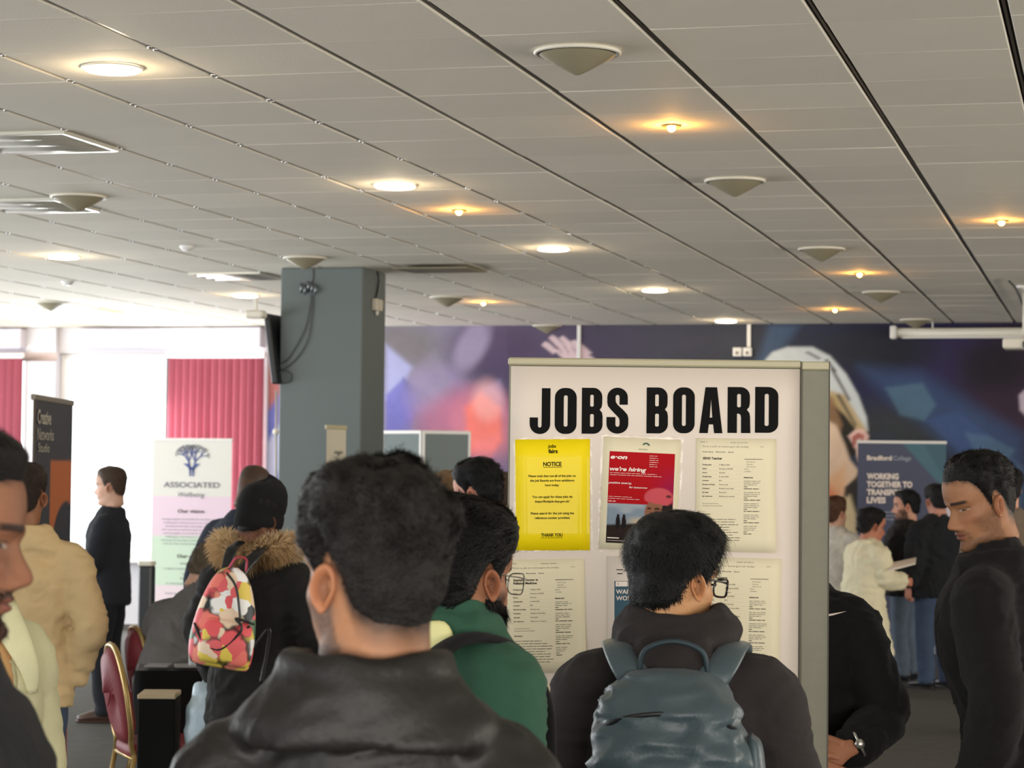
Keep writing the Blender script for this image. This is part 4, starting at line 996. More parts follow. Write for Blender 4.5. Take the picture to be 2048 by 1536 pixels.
def hairline(az, o):
    st = o.get('style', 'short')
    pts = {'short': ([0, 28, 48, 62, 74, 82, 90, 100, 112, 124, 145, 180], [.083, .082, .074, .052, .010, -.030, .018, .026, .000, -.050, -.070, -.078]),
           'long': ([0, 28, 45, 58, 70, 82, 95, 110, 124, 145, 180], [.080, .078, .055, .0, -.07, -.13, -.14, -.15, -.16, -.17, -.17]),
           'bald': ([0, 60, 90, 180], [.2, .2, .2, .2])}[st]
    return np.interp(az, pts[0], pts[1])
def hair_thick(V, o):
    az = azim(V); z = V[..., 2]; zl = hairline(az, o); up = z-zl
    top, side, back = o.get('top', .022), o.get('side', .010), o.get('back', .014)
    f = smooth(-.01, .075, z); s_ = np.where(az > 115, side+(back-side)*smooth(115, 150, az), side)
    t = s_*(1-f)+top*f
    if o.get('quiff'): t = t+o['quiff']*smooth(75, 15, az)*smooth(.05, .10, z)
    return t*smooth(-.002, o.get('fade', .022), up), up
def lp_noise(P, sc, seed): return vnoise(P, sc, seed)
def head_color(V, o):
    n = len(V); sk = sr3(o.get('skin', (150, 105, 78))); C = np.tile(sk, (n, 1)); x, y, z = V.T; g = lambda a, s: np.exp(-(a/s)**2)
    def mix(m, c): m = np.clip(m, 0, 1)[:, None]; C[:] = C*(1-m)+(sr3(c) if max(c) > 1.5 else np.array(c))*m
    C *= (1+.06*vnoise(V, 60, 3)+.05*vnoise(V, 200, 5))[:, None]
    fr = smooth(.02, .06, y)
    red = sk*np.array([1.02, .80, .78]); mix(.5*fr*g(np.abs(x)-.045, .02)*g(z+.03, .02), red); mix(.45*fr*g(x, .014)*g(z+.04, .012), red)
    mix(.6*(np.abs(x) > .072)*g(z+.018, .03), sk*np.array([1.02, .82, .78]))
    hc = o.get('hair', (26, 23, 22))
    zb = .0245+.10*(.031-np.abs(np.abs(x)-.031))*0-(.9*np.abs(np.abs(x)-.028))**2*2
    mix(.92*fr*smooth(.007, .003, np.abs(z-zb))*smooth(.010, .014, np.abs(x))*smooth(.056, .048, np.abs(x)), hc)
    # eye
    ex = np.abs(x)-.033
    inside = smooth(1.05, .85, np.hypot(ex/.0145, (z+.001)/(.0052*o.get('eyeopen', 1))))*fr
    mix(inside, (158, 146, 138)); look = o.get('look', 0); ix = x-np.sign(x)*.033-look
    mix(inside*smooth(.0068, .0055, np.hypot(ix, z+.001)), (30, 20, 16))
    mix(.85*fr*g(z-.0045, .0016)*smooth(.017, .013, np.abs(ex)), (30, 22, 20)); mix(.35*fr*g(z+.0065, .0020)*smooth(.016, .012, np.abs(ex)), sk*.5)
    mix(.35*fr*g(z+.014, .006)*g(ex, .014), sk*.62)
    lip = o.get('lip', (128, 76, 66)); lw = smooth(.026, .019, np.abs(x))*fr
    mix(.85*lw*smooth(.0135, .009, np.abs(z+.0722)+.10*np.abs(x)), lip); mix(.8*lw*g(z+.0722, .0014), (52, 24, 22))
    mix(.7*fr*g(np.abs(x)-.009, .0035)*g(z+.0535, .0028), (50, 26, 20))
    b = o.get('beard', 0)
    if b:
        az = azim(V)
        low = smooth(-.040, -.062, z-(.0)*x); jaw = smooth(-.015+.0, -.045, z-.35*(np.abs(x)-.055))*smooth(100, 88, az)
        zone = np.maximum(smooth(-.072-.010, -.092, z+.25*np.abs(x)*0)*smooth(-.175, -.135, z), jaw*smooth(.040, .058, np.abs(x)))*smooth(108, 92, az)
        mous = fr*smooth(.009, .005, np.abs(z+.0595+.10*np.abs(x)))*smooth(.032, .025, np.abs(x))
        corner = fr*g(np.abs(x)-.028, .005)*smooth(-.055, -.065, z)*smooth(-.11, -.085, z)
        zone = np.maximum(np.maximum(zone, mous), corner*.9)*(1-.95*lw*smooth(.010, .007, np.abs(z+.0735)))
        zone *= (.82+.25*vnoise(V, 300, 8))
        mix(zone*b, hc)
    t, up = hair_thick(V, o)
    if o.get('style') != 'bald':
        mix(smooth(-.012, .012, up+.006*vnoise(V, 90, 6))*.93*(z > -.12), hc)
        if o.get('fadepaint'): az = azim(V); mix(.6*smooth(-.045, .0, up)*(az > 100), hc)
    else: mix(.55*smooth(.03, .06, z+.03*smooth(60, 140, azim(V))), (52, 44, 38))
    return np.clip(C, 0, 1)

class Pose: pass
def limb(pts, rad, flat=1.0, side=None, n=14, res=14):
    r = np.array(rad); return loft(pts, r, r*flat, side, n, True, res)
def hand_geo(wr, d, palmn, curl=25, sz=1.0, side=1, spread=1.0):
    """palm + five fingers. wr wrist point, d pointing direction, palmn palm normal (towards the palm side), side +1 right / -1 left"""
    d = np.array(d, float); d /= np.linalg.norm(d); pn = np.array(palmn, float); pn -= d*(pn@d); pn /= np.linalg.norm(pn); ac = np.cross(d, pn)*side
    mb = MB()
    P = [wr-d*.02, wr+d*.012, wr+d*.045, wr+d*.082, wr+d*.092]
    V, F = loft([np.array(p) for p in P], np.array([.026, .028, .040, .042, .036])*sz, np.array([.020, .017, .0155, .013, .010])*sz, ac, 16, True, 10); mb.add(V, F)
    L = [.074, .082, .076, .060]
    for k in range(4):
        off = (k-1.5)*.0205*sz; a = math.radians((k-1.5)*4*spread)
        base = wr+d*(.074-.004*abs(k-1.2))*sz+ac*off*-1
        dd = d*math.cos(a)-ac*math.sin(a); pts = [base]; c = 0
        for s_ in (.45, .30, .25):
            c += math.radians(curl*(.75 if s_ == .45 else 1.1)); v = dd*math.cos(c)+pn*math.sin(c); pts.append(pts[-1]+v*L[k]*s_*sz)
        r = np.array([.0098, .0092, .0084, .0066])*sz*(.88 if k == 3 else 1)
        V, F = loft(pts, r, r, ac, 10, True, 12); mb.add(V, F)
        V, F = loft([pts[-1]-v*.004, pts[-1]+v*.003], [r[-1], r[-1]*.5], [r[-1], r[-1]*.5], ac, 10); mb.add(V, F)
    tb = wr+d*.020*sz+ac*.026*sz; td = d*.66+ac*.62+pn*.40; td /= np.linalg.norm(td); t2 = d*.88+ac*.18+pn*.44; t2 /= np.linalg.norm(t2)
    pts = [tb-td*.012, tb+td*.022*sz, tb+td*.045*sz, tb+td*.045*sz+t2*.028*sz, tb+td*.045*sz+t2*.046*sz]
    r = np.array([.014, .0135, .0115, .0102, .0072])*sz; V, F = loft(pts, r, r, ac, 10, True, 12); mb.add(V, F)
    return mb.get()

BODY_SK = {}
def skinmat(): return bpy.data.materials.get('skin') or pmat('skin', (150, 105, 78), .55, vcol=True, bump=.06, bscale=350, spec=.28)
def hairmat(c):
    n = 'hair_%d_%d_%d' % c; return bpy.data.materials.get(n) or pmat(n, tuple(int(v*.8) for v in c), .5, bump=.5, bscale=320, spec=.22, var=.25, vscale=60)

def person(name, label, px, py, Z, face=0, headyaw=None, pitch=0, tilt=0, bend=0, headw=1.0, hsz=1.0, build=1.0, o=None, arms=None, legs=None, top=None, pants=None, shoes=(30, 28, 28), near=1, sit=False, skirt=None, group=None, feet=None, neckf=0.0, strands=0, sleeve=1.0, scale=None, bendside=0, shoulder=1.0, cat='person', headmesh=True, hairgeo=True):
    """px,py,Z: where the centre of the head stands. face/headyaw: headings, 0 = away from camera, +90 = towards the right"""
    o = o or {}; headyaw = face if headyaw is None else headyaw
    HC = at(px, py, Z); cb = math.cos(math.radians(bend)); sb_ = math.sin(math.radians(bend))
    s = scale or HC[2]/(.93+.70*cb)
    hipz = .93*s if not sit else HC[2]-.70*cb*s
    fy = heading(face); fx = heading(face+90); Rw = np.column_stack([fx, fy, (0, 0, 1)])
    base = HC-fy*(.70*sb_*s); base[2] = 0
    t = empty('person', base, label, cat, group)
    hip = np.array([0, 0, .93])
    Rbend = rotm('x', -bend)
    def T(P):                       # body coordinates (unit 1.75 m figure) -> world
        P = np.atleast_2d(np.asarray(P, float)).copy(); q = P-hip
        k = smooth(-.02, .25, q[:, 2])
        Q = q@Rbend.T; q = q*(1-k[:, None])+Q*k[:, None]
        P = q*s+np.array([0, 0, hipz]); return P@Rw.T+base
    TR = lambda p: T(p)[0]
    bw = build
    # ---- default limbs, body coordinates
    arms = arms or {}
    A = {}
    for sd, nm in ((1, 'R'), (-1, 'L')):
        sh = np.array([sd*.180*bw*shoulder, -.012, 1.352]); d = arms.get(nm)
        if d is None: el, wr, hd = np.array([sd*.235*bw, -.035, 1.13]), np.array([sd*.245*bw, .03, .885]), (0, .15, -1)
        else: el, wr, hd = np.array(d[0]), np.array(d[1]), d[2] if len(d) > 2 else None
        if hd is None: hd = wr-el
        A[nm] = (sd, sh, el, wr, np.array(hd, float), d[3] if d is not None and len(d) > 3 else (-sd, 0, 0))
    Lg = {}
    for sd, nm in ((1, 'R'), (-1, 'L')):
        if sit: Lg[nm] = [(sd*.09, 0, .90), (sd*.12, .42, .90), (sd*.12, .40, .90-hipz/s+.08)]
        elif feet: f = feet[nm]; Lg[nm] = [(sd*.09, 0, .90), ((sd*.09+f[0])/2, f[1]*.55+.03, .50), (f[0], f[1], .085)]
        else: Lg[nm] = [(sd*.09, 0, .90), (sd*.105, .02, .50), (sd*.115, -.02, .085)]
    vox = {2: .008, 1: .013, 0: .02}[near]
    # ---- body: one skin mesh
    mb = MB()
    tz = [(.86, .150, .105, 0), (.93, .160, .110, 0), (1.05, .135, .095, .005), (1.20, .150, .105, .01), (1.31, .155, .105, .01), (1.38, .130, .085, 0), (1.44, .080, .065, -.01), (1.50, .053, .053, -.012)]
    V, F = loft([(0, a[3], a[0]) for a in tz], [a[1]*bw for a in tz], [a[2]*bw for a in tz], (1, 0, 0), 20, True, 18); mb.add(T(V), F)
    for nm, (sd, sh, el, wr, hd, pn) in A.items():
        P = [T([sh*np.array([.8, 1, 1])])[0], T([sh])[0], TR(sh*.5+el*.5), TR(el), TR(el*.5+wr*.5), TR(wr)]
        V, F = limb(P, np.array([.045, .047, .042, .036, .036, .024])*s*bw); mb.add(V, F)
    for nm, q in Lg.items():
        P = [TR(q[0]), TR((np.array(q[0])+q[1])/2), TR(q[1]), TR((np.array(q[1])*.6+np.array(q[2])*.4)), TR(q[2]), TR(q[2])-np.array([0, 0, .03])]
        if sit:
            hh = P[0][2]; 
        V, F = limb(P, np.array([.078, .068, .050, .048, .032, .032])*s*bw); mb.add(V, F)
    bV, bF, _ = remesh(*mb.get(), vox*1.3, 3)
    # ---- head
    hz = hsz
    hyr = np.radians(headyaw-face)
    Rn = Rw@rotm('z', -(headyaw-face))@rotm('y', tilt)@rotm('x', -pitch)
    nl, na = {2: (132, 112), 1: (84, 72), 0: (46, 40)}[near]
    G = head_grid(nl, na); lowmask = smooth(-.13, -.20, G[..., 2])
    G = face_disp(G, o); G[..., 0] *= headw*o.get('wid', 1)
    Hl = G.reshape(-1, 3)
    def toW(P, neckblend=True):
        P = np.asarray(P); Wp = (P*hz)@Rn.T+HC
        if neckblend:        # lower neck follows the trunk, not the turned head
            k = smooth(-.12, -.22, P[:, 2])[:, None]
            nb = TR((0, -.012, 1.455)); ax = (TR((0, -.012, 1.52))-nb); ax /= np.linalg.norm(ax)
            q = P-np.array([0, -.027, -.22]); Rt = Rw@Rbend
            Wn = (q*hz)@Rt.T+TR((0, -.010, 1.475)); Wp = Wp*(1-k)+Wn*k
        return Wp
    HW = toW(Hl); HF = []
    for i in range(nl-1):
        for k in range(na): HF.append((i*na+k, i*na+(k+1) % na, (i+1)*na+(k+1) % na, (i+1)*na+k))
    HF.append(tuple(range((nl-1)*na, nl*na))); HF.append(tuple(range(na-1, -1, -1)))
    HCol = head_color(Hl, o)
    sk = sr3(o.get('skin', (150, 105, 78)))
    al = MB(); al.add(bV, bF); al.add(HW, HF); cols = [np.tile(sk, (len(bV), 1)), HCol]
    for sx in (1, -1):
        V, F = ear_geo(sx); e = V.copy(); e[:, 0] *= headw*o.get('wid', 1); al.add(toW(e, False), F)
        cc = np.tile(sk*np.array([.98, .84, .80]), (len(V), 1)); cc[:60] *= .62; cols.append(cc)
    hands = {}
    for nm, (sd, sh, el, wr, hd, pn) in A.items():
        w0 = TR(wr); dd = TR(wr+hd*.1)-w0; pp = (np.array(pn, float)@Rw.T)
        V, F = hand_geo(w0, dd, pp, curl=(arms.get(nm) or [0]*9)[4] if arms.get(nm) and len(arms[nm]) > 4 else 26, sz=s, side=sd)
        if near == 2: V, F, _ = remesh(V, F, .0035, 3)
        al.add(V, F); cols.append(np.tile(sk*np.array([1.05, .96, .95]), (len(V), 1))); hands[nm] = (w0, dd/np.linalg.norm(dd), pp)
    V, F = al.get(); mk('body', V, F, skinmat(), t, colors=np.vstack(cols))
    # ---- hair
    if o.get('style') != 'bald' and hairgeo:
        nl2, na2 = {2: (120, 120), 1: (70, 72), 0: (40, 40)}[near]
        Q = head_grid(nl2, na2); Q[..., 0] *= headw*o.get('wid', 1); Qf = Q.reshape(-1, 3)
        th, up = hair_thick(Qf, o); cen = np.array([0, -.008, .03]); nr = Qf-cen; nr /= np.linalg.norm(nr, axis=1)[:, None]
        lump = o.get('lump', .3); ls = o.get('lscale', 38)
        nz = fbm(Qf*np.array([1, 1, 1]), ls, o.get('seed', 1)); thh = th*(1+lump*nz)-.003*(th < .0006)
        SP = Qf+nr*thh[:, None]
        keep = th > 1e-4; F = []
        for i in range(nl2-1):
            for k in range(na2):
                f = (i*na2+k, i*na2+(k+1) % na2, (i+1)*na2+(k+1) % na2, (i+1)*na2+k)
                if keep[list(f)].any(): F.append(f)
        F.append(tuple(range((nl2-1)*na2, nl2*na2)))
        hm = MB(); hm.add(toW(SP), F)
        ns = strands
        if ns:
            R_ = np.random.default_rng(o.get('seed', 1)+50)
            cand = np.where(th > .0015)[0]; area = (th[cand]+.004)
            ids = R_.choice(cand, ns, p=area/area.sum()); j = R_.normal(0, .0022, (ns, 3))
            root = SP[ids]+j-nr[ids]*.003; n_ = nr[ids]
            comb = np.array(o.get('comb', (0, -1, -.2)), float)
            dirv = comb[None, :]+o.get('mess', .5)*np.column_stack([vnoise(root, 45, 1+k) for k in range(3)])*1.6+R_.normal(0, o.get('mess', .5)*.4, (ns, 3))
            dirv -= n_*(dirv*n_).sum(1)[:, None]*.8; dirv /= np.linalg.norm(dirv, axis=1)[:, None]+1e-6
            L = np.clip(th[ids]*o.get('slen', 1.5), .004, .05)*R_.uniform(.6, 1.3, ns); lift = o.get('lift', .45)
            wd = o.get('swid', .0011)
            cr = np.cross(dirv, n_); pts = []
            for u in (0, .35, .7, 1):
                p = root+dirv*(L*u)[:, None]+n_*(L*lift*(u-.9*u*u*o.get('droop', .8)))[:, None]+cr*(L*.18*math.sin(u*3)*R_.normal(0, o.get('curl', .6), ns))[:, None]
                pts.append(p)
            VV = np.zeros((ns, 7, 3)); 
            for q in range(3):
                ww_ = wd*(1-.25*q); VV[:, q*2] = pts[q]-cr*ww_; VV[:, q*2+1] = pts[q]+cr*ww_
            VV[:, 6] = pts[3]; b0 = np.arange(ns)*7
            FF = []
            for b in b0.tolist(): FF += [(b, b+1, b+3, b+2), (b+2, b+3, b+5, b+4), (b+4, b+5, b+6)]
            hm.add(toW(VV.reshape(-1, 3)), FF)
        hm.build('hair', hairmat(o.get('hair', (26, 23, 22))), t)
        if o.get('beardgeo'):
            zone = (Hl[:, 2] < -.040-.3*(.07-np.abs(Hl[:, 0])).clip(0)) & (azim(Hl) < 96) & (Hl[:, 2] > -.15) & (np.abs(Hl[:, 0]) > .0) & ~((np.abs(Hl[:, 0]) < .024) & (np.abs(Hl[:, 2]+.072) < .012) & (Hl[:, 1] > .05)) & ~((np.abs(Hl[:, 0]) < .019) & (Hl[:, 2] > -.058))
            cand = np.where(zone)[0]; nb = o['beardgeo']; R_ = np.random.default_rng(3); ids = R_.choice(cand, nb); nrm_ = Hl[ids]-np.array([0, 0, -.06]); nrm_ /= np.linalg.norm(nrm_, axis=1)[:, None]
            root = Hl[ids]+R_.normal(0, .0018, (nb, 3)); d_ = nrm_*.55+np.array([0, .15, -1.0])+R_.normal(0, .22, (nb, 3)); d_ /= np.linalg.norm(d_, axis=1)[:, None]; cr = np.cross(d_, nrm_); L = R_.uniform(.008, .022, nb)*o.get('beardlen', 1)
            VV = np.zeros((nb, 5, 3)); VV[:, 0] = root-cr*.0012; VV[:, 1] = root+cr*.0012; m_ = root+d_*(L*.55)[:, None]; VV[:, 2] = m_-cr*.0009; VV[:, 3] = m_+cr*.0009; VV[:, 4] = root+d_*L[:, None]
            FF = []
            for b in (np.arange(nb)*5).tolist(): FF += [(b, b+1, b+3, b+2), (b+2, b+3, b+4)]
            mk('beard', toW(VV.reshape(-1, 3)), FF, hairmat(o.get('hair', (26, 23, 22))), t)
    # ---- upper garment
    if top:
        g = top; e = g.get('ease', .02)
        mb = MB(); hem = g.get('hem', .80)
        tz = [(hem, .185+g.get('flare', 0), .135+g.get('flare', 0), 0), (max(.93, hem+.06), .180, .130, 0), (1.05, .172, .122, .003), (1.20, .182, .130, .008), (1.30, .190, .130, .006), (1.36, .172, .112, .0), (1.405, .136, .092, -.008), (1.445, .098, .078, -.014), (1.485, .070, .068, -.018)]
        if hem < .7: tz = [(hem, .20+g.get('flare', 0), .15+g.get('flare', 0), 0), (.72, .195+g.get('flare', 0)*.5, .145, 0)]+[(.90, .182, .132, 0)]+tz[2:]
        rx = np.array([a[1] for a in tz])*bw*(1+0)+e; ry = np.array([a[2] for a in tz])*bw*g.get('deep', 1)+e
        rx[3:6] *= shoulder**.5
        V, F = loft([(0, a[3], a[0]) for a in tz], rx, ry, (1, 0, 0), 28, True, 26); V = T(V); 
        mb.add(V, F)
        for nm, (sd, sh, el, wr, hd, pn) in A.items():
            L_ = g.get('sleeve', 1.0); we = el+(wr-el)*L_*.97
            P = [TR(sh*np.array([.30, 1, 1])+np.array([0, 0, .045])), TR(sh*np.array([.66, 1, 1])+np.array([0, 0, .022])), TR(sh+np.array([0, 0, -.004])), TR(sh*.62+el*.38), TR(sh*.3+el*.7), TR(el), TR(el*.5+we*.5), TR(el*.15+we*.85), TR(we)]
            r = (np.array([.050, .056, .062, .060, .056, .053, .048, .042, .038])+e*.75)*bw**.5*s
            V, F = limb(P, r, 1.0, None, 18, 24); mb.add(V, F)
        if g.get('collar'):
            ch, cr_, = g['collar'][:2]; lean_ = g['collar'][2] if len(g['collar']) > 2 else .0
            c0 = TR((0, -.014, 1.455)); ax = TR((0, -.014, 1.56))-c0; ax /= np.linalg.norm(ax)
            for u in [0]:
                R_ = Rw@Rbend; n = 36; prof = [(cr_+.030, -.03), (cr_+.020, .0), (cr_+.006, ch*.5), (cr_, ch), (cr_-.010, ch+.004), (cr_-.016, ch*.5), (cr_-.012, -.03)]
                V = []; F = []
                for (r_, z_) in prof:
                    for k in range(n):
                        a = 2*PI*k/n; ft = max(0, math.sin(a)); V.append((r_*math.cos(a)*.98, (r_*1.02)*math.sin(a)+lean_*z_/max(ch, .01), z_-(.030+g.get('vneck', 0)*1.0)*ft**2*(z_ > 0)))
                for i in range(len(prof)-1):
                    for k in range(n): F.append((i*n+k, i*n+(k+1) % n, (i+1)*n+(k+1) % n, (i+1)*n+k))
                i = len(prof)-1
                for k in range(n): F.append((i*n+k, i*n+(k+1) % n, (k+1) % n, k))
                V = (np.array(V)*s)@R_.T+c0; mb.add(V, F)
        if g.get('fold'):
            fo = g['fold']; c0 = TR((0, -.014, 1.455)); R_ = Rw@Rbend; n = 40; ch, cr_ = g['collar'][:2]
            prof = [(cr_+.004, ch*.86), (cr_+.010, ch+.006), (cr_+.022, ch), (cr_+.034*fo, ch*.55), (cr_+.052*fo, -.005), (cr_+.058*fo, -.040), (cr_+.046*fo, -.044), (cr_+.034*fo, -.010), (cr_+.014, ch*.4)]
            V = []; F = []
            for (r_, z_) in prof:
                for k in range(n):
                    a = 2*PI*k/n; ft = max(0, math.sin(a)); bk = max(0, -math.sin(a)); side_ = abs(math.cos(a))
                    rr_ = r_*(1+.25*side_*(z_ < .02)) ; V.append((rr_*math.cos(a), rr_*math.sin(a)*(1-.12*bk*(z_ < .02)), z_-.05*ft-.012*side_*(z_ < .02)))
            m_ = len(prof)
            for i in range(m_):
                for k in range(n): F.append((i*n+k, i*n+(k+1) % n, ((i+1) % m_)*n+(k+1) % n, ((i+1) % m_)*n+k))
            mb.add((np.array(V)*s)@R_.T+c0, F)
        if g.get('hood'):
            hr = g['hood']; c0 = TR((0, -.10, 1.485)); R_ = Rw@Rbend
            for (dy, dz, rr_, tt) in ((0, 0.0, .115, .045), (-.03, -.035, .100, .042), (.01, .035, .100, .034)):
                n = 30; pts = []
                for k in range(n+1):
                    a = PI*(-.16+1.32*k/n)+PI; pts.append((rr_*1.08*math.cos(a), .085+dy+rr_*1.0*math.sin(a), dz+.012*math.cos(2*a)))
                P = (np.array(pts)*s)@R_.T+c0; V, F = loft(P, np.full(n+1, tt*hr)*s, np.full(n+1, tt*.85*hr)*s, (0, 0, 1), 12); mb.add(V, F)
            V, F = loft(((np.array([(-.0, -.10, .02), (0, -.145, -.04), (0, -.155, -.11), (0, -.14, -.16)])+np.array([0, .085, 0]))*s)@R_.T+c0, np.array([.09, .10, .075, .02])*hr*s, np.array([.03, .042, .035, .012])*hr*s, tuple(Rw[:, 0]), 16, True, 10); mb.add(V, F)
        gv = g.get('vox', {2: .0085, 1: .012, 0: .018}[near])
        V, F, N = remesh(*mb.get(), gv, g.get('smooth', 5))
        # folds
        wk = g.get('wrinkle', .006); loc = (V-base)@Rw
        n1 = 1-np.abs(vnoise(loc*np.array([1, 1, 2.4])+.35*np.column_stack([vnoise(loc, 5, 4)]*3), 5.5, g.get('seed', 2)))*2
        n2 = vnoise(loc*np.array([1, 1, 1.8]), 14, 6); n3 = 1-2*np.abs(vnoise(loc*np.array([1.3, 1, 3.4])+.3*np.column_stack([vnoise(loc, 8, 5)]*3), 9, 11))
        V = V+N*(wk*(.55*n1+.25*n2+.5*n3))[:, None]
        m = g['mat']; mo = mk(g.get('name', 'jacket'), V, F, m, t)
        if g.get('label'): mo['label'] = g['label']
        person.last = (V, N, base, Rw, s)
    # ---- trousers
    if pants is not None:
        mb = MB(); e = pants.get('ease', .012)
        P0 = [(0, 0, .845), (0, 0, .93), (0, 0, 1.0), (0, 0, 1.03)]
        V, F = loft(P0, np.array([.150, .165, .150, .14])*bw+e, np.array([.105, .115, .105, .10])*bw+e, (1, 0, 0), 22, True, 10); mb.add(T(V), F)
        for nm, q in Lg.items():
            q = [np.array(a, float) for a in q]
            P = [TR(q[0]+np.array([0, 0, .02])), TR(q[0]*.6+q[1]*.4), TR(q[1]), TR(q[1]*.5+q[2]*.5), TR(q[2]+np.array([0, 0, .02])), TR(q[2]-np.array([0, 0, .035]))]
            V, F = limb(P, (np.array([.088, .082, .062, .060, .052, .054])+e)*s*bw, 1.0, tuple(fx), 18, 20); mb.add(V, F)
        V, F, N = remesh(*mb.get(), {2: .012, 1: .013, 0: .018}[near], 4)
        loc = (V-base)@Rw; n1 = vnoise(loc*np.array([1, 1, 1.6]), 10, 3); n2 = 1-np.abs(vnoise(loc*np.array([1, 1, 3.0]), 8, 4))*2
        V = V+N*(.004*n1+.006*n2*smooth(.5, .1, loc[:, 2]))[:, None]
        mk('trousers', V, F, pants['mat'], t)
    # ---- shoes
    for nm, q in Lg.items():
        a = TR(q[2]); sd = 1 if nm == 'R' else -1; d = fy*math.cos(.15)+fx*math.sin(.15)*sd
        mb = MB(); b = np.array([a[0], a[1], 0])
        P = [b-d*.065+np.array([0, 0, .045]), b-d*.02+np.array([0, 0, .052]), b+d*.06+np.array([0, 0, .045]), b+d*.13+np.array([0, 0, .034]), b+d*.175+np.array([0, 0, .026])]
        V, F = loft(P, [.030, .038, .044, .046, .030], [.040, .048, .040, .028, .020], tuple(np.cross(d, (0, 0, 1))), 16, True, 12); V[:, 2] = np.maximum(V[:, 2], 0.006); mb.add(V, F)
        V, F = loft([b+np.array([0, 0, .05])-d*.02, b+np.array([0, 0, .10])-d*.02], [.040, .042], [.045, .045], tuple(fx), 14); mb.add(V, F)
        V, F = loft([b-d*.070+np.array([0, 0, .010]), b+d*.05+np.array([0, 0, .010]), b+d*.185+np.array([0, 0, .010])], [.032, .044, .034], [.010, .010, .010], tuple(np.cross(d, (0, 0, 1))), 14, True, 10); mb.add(V, F)
        n_ = 'shoe_%d_%d_%d' % tuple(shoes); mb.build('shoe', bpy.data.materials.get(n_) or pmat(n_, shoes, .4), t)
    P = Pose(); P.t = t; P.T = T; P.TR = TR; P.s = s; P.Rw = Rw; P.base = base; P.HC = HC; P.Rn = Rn; P.hz = hz; P.hands = hands; P.toW = toW; P.A = A; P.fx = fx; P.fy = fy; P.Rb = Rw@Rbend; P.bw = bw
    return P

def tubes_part(P, name, segs, mat, r=.0018, n=6):      # head-local polylines
    mb = MB()
    for pts in segs: mb.tube(P.toW(np.array(pts, float), False), r, n)
    return mb.build(name, mat, P.t)
def glasses(P, mat, r=.0022, w_=.027, h_=.019):
    segs = []
    for sx in (-1, 1):
        c = np.array([sx*.034, .112, -.004]); ring = [(c[0]+w_*math.copysign(abs(math.cos(a))**.6, math.cos(a)), c[1]-.012*abs(math.cos(a))*(1 if math.cos(a)*sx > 0 else 0), c[2]+h_*math.copysign(abs(math.sin(a))**.6, math.sin(a))) for a in np.linspace(0, 2*PI, 25)]
        segs.append(ring); segs.append([(sx*.060, .101, .006), (sx*.074, .07, .006), (sx*.080, .01, .004), (sx*.081, -.012, -.006)])
    segs.append([(-.008, .115, .002), (0, .118, .004), (.008, .115, .002)])
    g = tubes_part(P, 'glasses', segs, mat, r)
    for sx in (-1, 1):
        V = [(sx*.034+w_*.94*math.cos(a), .111-.010*max(0, math.cos(a)*sx), -.004+h_*.94*math.sin(a)) for a in np.linspace(0, 2*PI, 17)[:-1]]
        V2 = [(v[0], v[1]-.001, v[2]) for v in V]; n = 16
        W = P.toW(np.array(V+V2), False); mk('lens', W, [tuple(range(n)), tuple(range(2*n-1, n-1, -1))]+[(k, (k+1) % n, n+(k+1) % n, n+k) for k in range(n)], GLASS, g, False)
def fur(name, pts, r, n, mat, parent, L=.045, wd=.0022, seed=1, base=True, drop=(0, 0, -.3)):
    P = catmull(pts, 60); R_ = np.random.default_rng(seed); mb = MB()
    if base: mb.tube(P, r, 12)
    i = R_.uniform(0, 59, n); k = i.astype(int).clip(0, 58); f = (i-k)[:, None]; c = P[k]*(1-f)+P[k+1]*f; tg = P[k+1]-P[k]; tg /= np.linalg.norm(tg, axis=1)[:, None]
    rd = R_.normal(0, 1, (n, 3)); rd -= tg*(rd*tg).sum(1)[:, None]; rd /= np.linalg.norm(rd, axis=1)[:, None]
    d = rd+tg*R_.normal(0, .35, (n, 1))+np.array(drop)+R_.normal(0, .25, (n, 3)); d /= np.linalg.norm(d, axis=1)[:, None]; cr = np.cross(d, tg); root = c+rd*r*.8; LL = (L*R_.uniform(.5, 1.2, n))[:, None]
    V = np.zeros((n, 5, 3)); V[:, 0] = root-cr*wd; V[:, 1] = root+cr*wd; m = root+d*LL*.6; V[:, 2] = m-cr*wd*.7; V[:, 3] = m+cr*wd*.7; V[:, 4] = root+d*LL+np.array(drop)*LL*.35
    F = []
    for b in (np.arange(n)*5).tolist(): F += [(b, b+1, b+3, b+2), (b+2, b+3, b+4)]
    mb.add(V.reshape(-1, 3), F); return mb.build(name, mat, parent)
def fabric(name, c, rough=.85, bump=.25, bs=260, var=.10, vs_=10, sheen=.03, **k): return pmat(name, c, rough, spec=.2, bump=bump, bscale=bs, var=var, vscale=vs_, sheen=sheen, **k)
BLACKF = fabric('black_cloth', (26, 25, 26)); CHAR = fabric('charcoal_fleece', (46, 41, 41)); DENIM = fabric('denim', (62, 76, 100), var=.22, vs_=14); DENIML = fabric('washed_denim', (92, 104, 120), var=.25, vs_=12); DARKT = fabric('dark_trousers', (30, 31, 36)); NAVYF = fabric('navy_knit', (40, 46, 58))
SKIN_A = (160, 114, 84); SKIN_B = (140, 96, 70); SKIN_L = (200, 158, 136)
